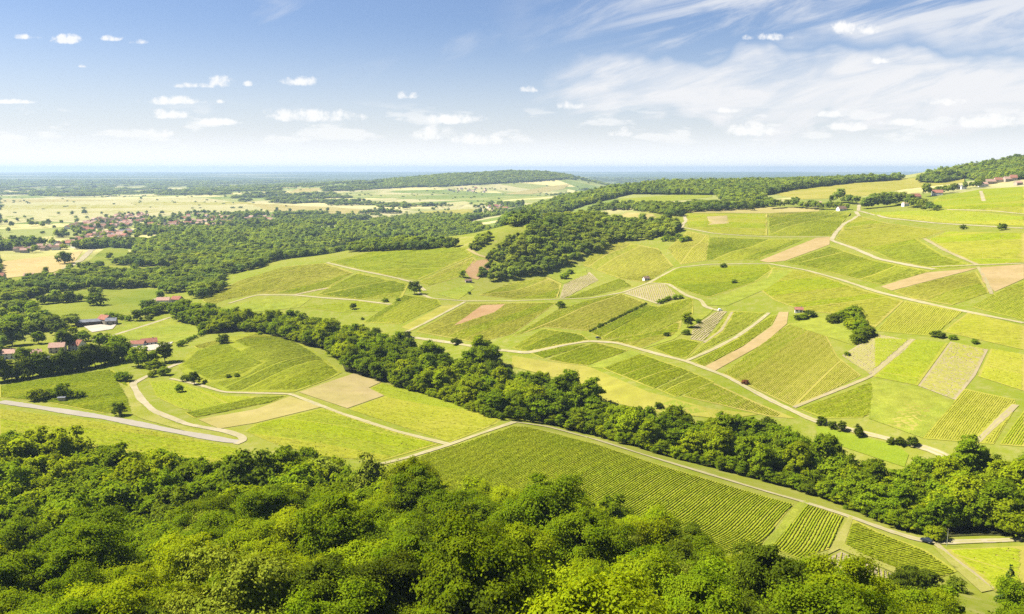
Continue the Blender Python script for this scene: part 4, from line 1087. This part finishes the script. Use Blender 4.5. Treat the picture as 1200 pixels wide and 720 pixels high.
# houses under the left vineyard hill
house(192,356,14,9,4.6,3.0,10,'white','tile_pale','left of two pink-roofed houses at the foot of the left vineyard hill')
house(208,355,11,9,4.6,3.2,-15,'stone','tile','right of two pink-roofed houses at the foot of the left vineyard hill')
house(54,327,18,11,5,4.5,20,'white','brownroof','dark red-roofed farm among trees below the wheat field',detail=1)
house(63,327,16,11,5,4,-10,'render','tile_pale','pale pink-roofed farm among trees right of the dark-roofed one',detail=1)
house(35,327,14,10,5,4,5,'render','tile_pale','pink roof half hidden in trees left of the dark-roofed farm',detail=1)
house(0,327,14,10,5,4,5,'render','tile','red roof at the left border among the valley trees',detail=1)
house(378,278,34,16,5,3,3,'stone','slate','long grey-roofed barn in the woods below the left vineyard crest',detail=0,name='barn')
# vineyard huts
house(757,329,6.2,5,2.8,1.7,20,'white','brownroof','tiny white vineyard hut with brown roof beside the long track',detail=2,name='hut')
house(936,366,6.5,5,2.6,1.6,-15,'white','tile','little hut with red tiled roof by the soil strip and bushes',detail=2,name='hut')
house(549,331,8,5,2.4,1.4,15,'stone','brownroof','low dark hut at the foot of the wooded knoll',detail=1,name='hut')
# village on the right crest
RV = [(945,243,13,10,5,4.5,10,'white','tile','left part of the pink farmhouse pair on the right crest, white gable'),
 (957,243,16,11,6,5,-20,'stone','tile_pale','right part of the pink farmhouse pair on the right crest'),
 (986,247,15,11,3.4,4.6,12,'white','brownroof','low brown-roofed house beside the crest junction'),
 (1061,242,10,9,5.5,2,5,'white','tile_pale','bright white house in the village front row'),
 (1072,234,18,12,6,5,10,'stone','tile','red-brown roof behind the bright white village house'),
 (1098,229,18,12,5,5,-18,'white','tile','red-roofed white house in the middle of the village'),
 (1121,222,14,10,5,4.5,25,'stone','slate','grey-roofed house in the village'),
 (1129,222,10,9,5,4,-15,'white','slate','white gabled house with grey roof in the village'),
 (1152,219,16,12,6,4,10,'white','tile_pale','white gable at the left end of the village street row'),
 (1160,216,22,12,6,5,8,'stone','tile_pale','long pink roof in the village street row'),
 (1171,214,22,12,6,5,-5,'render','tile','second long roof of the village street row'),
 (1180,213,18,12,6,5,10,'stone','tile_pale','third roof of the village street row'),
 (1187,212,14,12,7,6,-15,'stone','tile','tall house at the right end of the village street row'),
 (1193,217,14,10,5,3,10,'stone','tile_pale','pale stone house below the street row near the right border')]
for a in RV: house(*a[:9], a[9], 'houses of the crest village', detail=1)
# the far village: roofs among trees
def hamlet(poly, n, seed, lab, grp, size=1.0, roofs=('tile', 'tile_pale', 'tile_pale', 'brownroof'), wl=('white', 'render', 'stone')):
    g = np.random.default_rng(seed); P = plan(poly, 5); lo, hi = P.min(0), P.max(0); got = []
    tries = 0
    while len(got) < n and tries < n * 60:
        tries += 1
        a = g.uniform(lo, hi)
        if not inside(P, a[0:1], a[1:2])[0] or any(np.hypot(*(a - b)) < 15 * size for b in got): continue
        got.append(a)
    base = {}
    for i, a in enumerate(got):
        key = (int(g.integers(len(roofs))), int(g.integers(len(wl))), int(g.integers(3)))
        if key not in base:
            L, Wd = [(13, 9.5), (17, 10), (10, 9)][key[2]]
            L *= size; Wd *= size
            base[key] = (pymesh('wall', *gable_wall(L, Wd, 5 * size, 3.4 * size), [M[wl[key[1]]]]), pymesh('roof', *gable_roof(L, Wd, 5 * size, 3.4 * size), [M[roofs[key[0]]]]))
        root = empty('house', (a[0], a[1], float(height(a[0], a[1]))), float(g.choice([0.1, .3, 1.7, 1.5, -.4])) + g.normal() * .1)
        tag(root, lab, 'house', grp)
        link('wall', base[key][0], root); link('roof', base[key][1], root)
HS = 1.25
hamlet([(72,270),(120,256),(165,251),(178,257),(150,266),(110,272)], 95, 1, 'small house with reddish roof in the rear of the far village', 'houses in the rear of the far village', HS)
hamlet([(20,294),(40,290),(70,287),(78,292),(55,296),(25,298)], 14, 2, 'pink-roofed house in the row at the left front of the far village', 'houses in the left front row of the far village', 1.15)
hamlet([(78,286),(110,276),(150,272),(158,277),(120,283),(85,292)], 42, 3, 'pale-roofed house in the middle of the far village', 'houses in the middle of the far village', HS)
hamlet([(165,266),(195,262),(215,262),(205,270),(170,272)], 22, 4, 'house with pinkish roof near the church of the far village', 'houses near the far church', HS)
hamlet([(205,258),(225,253),(300,255),(302,261),(240,267),(215,265)], 50, 5, 'red-roofed house in the right half of the far village', 'houses in the right half of the far village', HS)
hamlet([(285,258),(305,254),(322,253),(324,259),(292,264)], 14, 6, 'pink-roofed house in the hamlet right of the far village', 'houses in the hamlet right of the far village', HS)
hamlet([(562,248),(575,243),(590,241),(600,247),(580,252)], 14, 7, 'pink-roofed house in the hamlet behind the wooded knoll', 'houses behind the wooded knoll', HS)
hamlet([(515,226),(530,222),(575,219),(600,221),(570,227)], 14, 8, 'tiny far house below the wooded hill on the horizon', 'houses below the far wooded hill', 1.3)
for i, (px, py, L, Wd, lab) in enumerate([(143,273,60,22,'long white-grey industrial hall in the far village'),(132,277,45,20,'wide grey-roofed hall left of the long industrial one'),(112,281,26,14,'pale hall at the near end of the far village')]):
    house(px, py, L, Wd, 6, 2, 12 + 6 * i, 'white', 'slate', lab, detail=0, name='hall')
# church of the far village
p = at(200, 267); ch = empty('church', p, .3); tag(ch, 'far village church with a slim white tower and grey spire', 'church')
link('nave', pymesh('nave', *gable_wall(26, 11, 8, 6), [M['stone']]), ch); link('roof', pymesh('roof', *gable_roof(26, 11, 8, 6), [M['tile_pale']]), ch)
link('tower', pymesh('tower', *box(-19, -13.2, -2.9, 2.9, -1, 17), [M['white']]), ch)
link('spire', pymesh('spire', [(-19.4, -3.3, 17.02), (-12.8, -3.3, 17.02), (-12.8, 3.3, 17.02), (-19.4, 3.3, 17.02), (-16.1, 0, 28)], [(0, 1, 4), (1, 2, 4), (2, 3, 4), (3, 0, 4), (0, 3, 2, 1)], [M['slate']]), ch)
print('houses', round(time.time() - T0, 1))

# ------------------------------------------------------------------ vehicles and small things
def loft(sections):
    """sections: list of (x, [(y,z)...]) with equal counts -> closed skin"""
    k = len(sections[0][1]); V = [(x, y, z) for x, s in sections for y, z in s]; n = len(sections)
    f = [(i * k + j, (i + 1) * k + j, (i + 1) * k + (j + 1) % k, i * k + (j + 1) % k) for i in range(n - 1) for j in range(k)]
    f += [tuple(range(k))[::-1], tuple((n - 1) * k + j for j in range(k))]
    return V, f
def ring(w, z0, z1, top): return [(-w, z0), (-w, (z0 + z1) / 2), (-w * .96, z1), (-top, z1 + .02), (top, z1 + .02), (w * .96, z1), (w, (z0 + z1) / 2), (w, z0)]
def car(px, py, yaw, paint, label, tall=0.0):
    p = at(px, py); root = empty('car' if not tall else 'van', (p[0], p[1], p[2] + .62), yaw); tag(root, label, 'car' if not tall else 'van')
    lower = [(-2.1, ring(.72, .35, .72, .6)), (-1.95, ring(.84, .25, .86, .7)), (-1.3, ring(.88, .22, .95, .76)), (0, ring(.89, .22, .97, .78)), (1.0, ring(.88, .22, .93, .76)), (1.8, ring(.83, .25, .76, .66)), (2.1, ring(.7, .34, .62, .5))]
    link('body', pymesh('body', *loft(lower), [M[paint]]), root)
    h = 1.42 + tall
    cab = [(-1.85, ring(.74, .9, .96, .5)), (-1.25 - tall * .4, ring(.72, .9, h - .06, .52)), (-.6, ring(.72, .9, h, .55)), (.25, ring(.72, .9, h - .02, .54)), (1.05 + tall * .3, ring(.74, .9, .97, .5))]
    link('cabin', pymesh('cabin', *loft(cab), [M['glass'] if not tall else M[paint]]), root)
    link('roof', pymesh('roof', *box(-1.2, .3, -.6, .6, h + .025, h + .06), [M[paint]]), root)
    for x in (-1.3, 1.3):
        for y in (-.8, .8):
            v, f = [], []
            for dy in (-.11, .11): v += [(x + math.cos(a) * .32, y + dy, .32 + math.sin(a) * .32) for a in np.linspace(0, 2 * math.pi, 15)[:-1]]
            f = [(i, (i + 1) % 14, 14 + (i + 1) % 14, 14 + i) for i in range(14)] + [tuple(range(14))[::-1], tuple(range(14, 28))]
            wl = link('wheel', pymesh('wheel', v, f, [M['rubber']]), root)
            s = 1 if y > 0 else -1
            v = [(x + math.cos(a) * .19, y + s * .125, .32 + math.sin(a) * .19) for a in np.linspace(0, 2 * math.pi, 11)[:-1]]
            link('rim', pymesh('rim', v, [tuple(range(10))], [M['metal']]), wl)
    for y in (-.55, .55):
        link('headlight', pymesh('headlight', *box(2.0, 2.12, y - .16, y + .16, .5, .62), [M['lens']]), root)
    return root
a1, a2 = at(1040, 621), at(1083, 633.5)
car(1085.5, 636.5, math.atan2(a1[1] - a2[1], a1[0] - a2[0]), 'navy', 'dark blue car driving on the pale track beside the vineyard')
car(701, 397.5, .4, 'black', 'tiny black car parked at the fork of the vineyard tracks')
car(844, 365, .1, 'vanwhite', 'small white van parked at the end of the curving track', tall=.5)
p = at(1109.5, 640); root = empty('utility_pole', p); tag(root, 'thin grey pole beside the pale track right of the dark car', 'pole')
link('post', mesh('post', *tube([(0, 0, -.5), (0, 0, 3.5), (0, 0, 7)], [.13, .11, .08], 8), [M['metal']], smooth=True), root)
link('crossarm', pymesh('crossarm', *box(-.6, .6, -.05, .05, 6.5, 6.62), [M['wood']]), root)

# ------------------------------------------------------------------ air
zmin = float(H.min()) - 1; zmax = float(max(H.max() + 22, 206))
v, f = box(-33000, 33000, -2000, 33000, zmin, zmax)
hz = link('haze', pymesh('haze', v, [tuple(q) for q in f])); tag(hz, kind='stuff')
hm, nt = new_mat('haze'); g = G(nt); vo = g.n("ShaderNodeVolumePrincipled"); o = g.n("ShaderNodeOutputMaterial")
vo.inputs["Color"].default_value = (.35, .465, .65, 1); vo.inputs["Density"].default_value = HAZE = 5.8e-5; vo.inputs["Anisotropy"].default_value = .2
nt.links.new(vo.outputs[0], o.inputs["Volume"]); hz.data.materials.append(hm)
hz.visible_shadow = True

# ------------------------------------------------------------------ light
SUN_EL, SUN_AZ = R(52), R(-83)       # azimuth from +Y towards +X: the sun stands to the left
sd = Vector((math.sin(SUN_AZ) * math.cos(SUN_EL), math.cos(SUN_AZ) * math.cos(SUN_EL), math.sin(SUN_EL)))
sl = bpy.data.lights.new('sun', 'SUN'); sl.energy = 4.9; sl.angle = R(.53); sl.color = (1, .94, .84)
so = bpy.data.objects.new('sun', sl); COL.objects.link(so); so.location = (-300, 0, 600); so.rotation_euler = (-sd).to_track_quat('-Z', 'Y').to_euler()

world = bpy.data.worlds.new("World"); scene.world = world; world.use_nodes = True
nt = world.node_tree; nt.nodes.clear(); g = G(nt)
sky = g.n("ShaderNodeTexSky"); sky.sky_type = 'NISHITA'; sky.sun_disc = False; sky.sun_elevation = SUN_EL; sky.sun_rotation = SUN_AZ % (2 * math.pi)
sky.air_density = 1.0; sky.dust_density = 1.2; sky.ozone_density = 1.5; sky.altitude = 350
tc = g.n("ShaderNodeTexCoord").outputs["Generated"]
sep = g.n("ShaderNodeSeparateXYZ"); g.put(sep.inputs[0], tc)
yy = g.m('MAXIMUM', sep.outputs[1], .08)
U = g.m('DIVIDE', sep.outputs[0], yy); Wv = g.m('DIVIDE', sep.outputs[2], yy)
UW = g.n("ShaderNodeCombineXYZ"); g.put(UW.inputs[0], U); g.put(UW.inputs[1], Wv); UW = UW.outputs[0]
def uw(px, py):
    d = ray(px, py); return float(d[0] / d[1]), float(d[2] / d[1])
BASE = g.mix(1.0, sky.outputs[0], (.66, .71, .86), 'MULTIPLY')
front = g.ramp(sep.outputs[1], .05, .25)
CLOUD = (6.9, 6.85, 6.75); VEIL = (5.9, 5.95, 6.1)
# pale air towards the horizon
hzn = g.m('POWER', g.m('SUBTRACT', 1.0, g.m('MINIMUM', g.m('MULTIPLY', g.m('MAXIMUM', sep.outputs[2], 0.0), 5.6), 1.0)), 1.8)
col = g.mix(g.m('MULTIPLY', hzn, .93), BASE, (6.6, 6.7, 6.85))
col = g.mix(g.m('MULTIPLY', g.m('SUBTRACT', 1.0, g.ramp(sep.outputs[2], .0, .05)), .6), col, (7.6, 7.7, 7.9))
# high veil on the right, drawn out in streaks
def streaks(ang, sx, sy, loc, scale, det, dist):
    q = g.n("ShaderNodeMapping", vector_type='TEXTURE'); g.put(q.inputs[0], UW); q.inputs["Rotation"].default_value = (0, 0, R(ang))
    q.inputs["Scale"].default_value = (sx, sy, 1); q.inputs["Location"].default_value = (*loc, 0); return g.noise(q.outputs[0], scale, det, .6, dist)
st = streaks(9, .30, .055, (0, 0), .9, 8, .7)
st2 = streaks(20, .34, .045, (2.1, .7), .9, 7, .9)
wob = g.noise(UW, 5, 4, .6)
uu = g.m('ADD', U, g.m('MULTIPLY', g.m('SUBTRACT', wob, .5), .25)); ww = g.m('ADD', Wv, g.m('MULTIPLY', g.m('SUBTRACT', st, .5), .07)); ww = g.m('ADD', ww, g.m('MULTIPLY', g.m('SUBTRACT', wob, .5), .16))
env = g.m('MULTIPLY', g.ramp(uu, -.03, .16), g.m('MULTIPLY', g.ramp(ww, .03, .07), g.m('SUBTRACT', 1.0, g.ramp(ww, .11, .155))))
bank = g.ramp(g.m('ADD', env, g.m('MULTIPLY', g.m('SUBTRACT', st, .5), 3.2)), .22, .95)
bank = g.m('MULTIPLY', bank, g.ramp(env, 0, .3))
bank = g.m('MULTIPLY', bank, g.m('MULTIPLY_ADD', g.ramp(streaks(16, .16, .035, (.4, .2), 1.1, 7, .8), .34, .58), .5, .5))
upper = g.m('MULTIPLY', g.m('MULTIPLY', g.ramp(uu, -.05, .25), g.ramp(ww, .12, .165)), g.ramp(st2, .40, .62))
thin = g.m('MULTIPLY', g.m('MULTIPLY', g.ramp(st2, .56, .78), g.ramp(Wv, .08, .18)), .35)
veil = g.m('MAXIMUM', g.m('MAXIMUM', g.m('MULTIPLY', bank, .97), g.m('MULTIPLY', upper, .8)), thin)
col = g.mix(g.m('MULTIPLY', veil, front), col, VEIL)
# low cumulus rows towards the horizon
mp = g.n("ShaderNodeMapping"); g.put(mp.inputs[0], UW); mp.inputs["Scale"].default_value = (7, 26, 1)
cn = g.noise(mp.outputs[0], 1.6, 6, .55)
band = g.m('MULTIPLY', g.ramp(Wv, .022, .04), g.m('SUBTRACT', 1.0, g.ramp(Wv, .055, .085)))
low = g.m('MULTIPLY', g.ramp(cn, .52, .60), band)
col = g.mix(g.m('MULTIPLY', low, g.m('MULTIPLY', front, .55)), col, CLOUD)
# single small cumulus clouds
puff = g.noise(UW, 30, 5, .6); puff2 = g.noise(UW, 85, 4, .6)
dens = None
for px, py, w, h in [(78,48,16,6),(160,50,12,4),(34,44,14,4),(130,46,12,4),(96,78,5,3),(258,98,15,7),(290,99,5,4),(228,101,24,4),(352,97,22,7),(478,113,11,6),(208,119,32,6),(196,136,24,6),(248,144,26,5),(258,119,6,4),(367,137,52,9),(535,141,32,7),(15,120,22,3),(622,106,10,5),(668,125,16,6),(1000,35,27,10),(1030,72,9,5),(850,130,14,4),(875,155,30,8),(990,150,22,6),(970,135,16,5),(510,160,24,9),(560,165,40,8),(730,157,14,6),(180,157,20,7),(1110,120,22,7),(1160,145,40,9),(1060,145,24,5),(900,45,24,5)]:
    u0, w0 = uw(px, py); su, sw = w / F, h / F
    a = g.m('DIVIDE', g.m('SUBTRACT', U, u0), su); b = g.m('DIVIDE', g.m('SUBTRACT', Wv, w0), sw)
    # flat base: the lower half is squeezed
    b = g.m('MULTIPLY', b, g.m('MULTIPLY_ADD', g.m('LESS_THAN', b, 0.0), .9, 1.0))
    r2 = g.m('ADD', g.m('MULTIPLY', a, a), g.m('MULTIPLY', b, b))
    q = g.m('MULTIPLY_ADD', r2, -.75, 1.0)
    dens = q if dens is None else g.m('MAXIMUM', dens, q)
nz = g.m('ADD', g.m('MULTIPLY', g.m('SUBTRACT', puff, .5), 4.2), g.m('MULTIPLY', g.m('SUBTRACT', puff2, .5), 3.2))
cum = g.ramp(g.m('ADD', dens, nz), -.1, 1.25)
cum = g.m('MULTIPLY', cum, g.ramp(dens, -.9, .1))
col = g.mix(g.m('MULTIPLY', cum, g.m('MULTIPLY', front, .85)), col, CLOUD)
bg = g.n("ShaderNodeBackground"); g.put(bg.inputs[0], col); bg.inputs[1].default_value = .0445
o = g.n("ShaderNodeOutputWorld"); nt.links.new(bg.outputs[0], o.inputs[0])

# ------------------------------------------------------------------ render settings
scene.view_settings.view_transform = 'Standard'; scene.view_settings.look = 'None'
scene.view_settings.exposure = 1.8; scene.view_settings.gamma = 1; scene.view_settings.use_curve_mapping = False
cy = scene.cycles
cy.max_bounces = 6; cy.diffuse_bounces = 3; cy.glossy_bounces = 2; cy.transmission_bounces = 3; cy.volume_bounces = 1; cy.transparent_max_bounces = 4
cy.use_denoising = False; cy.denoiser = 'OPENIMAGEDENOISE'
cy.caustics_reflective = False; cy.caustics_refractive = False
print('done', round(time.time() - T0, 1))
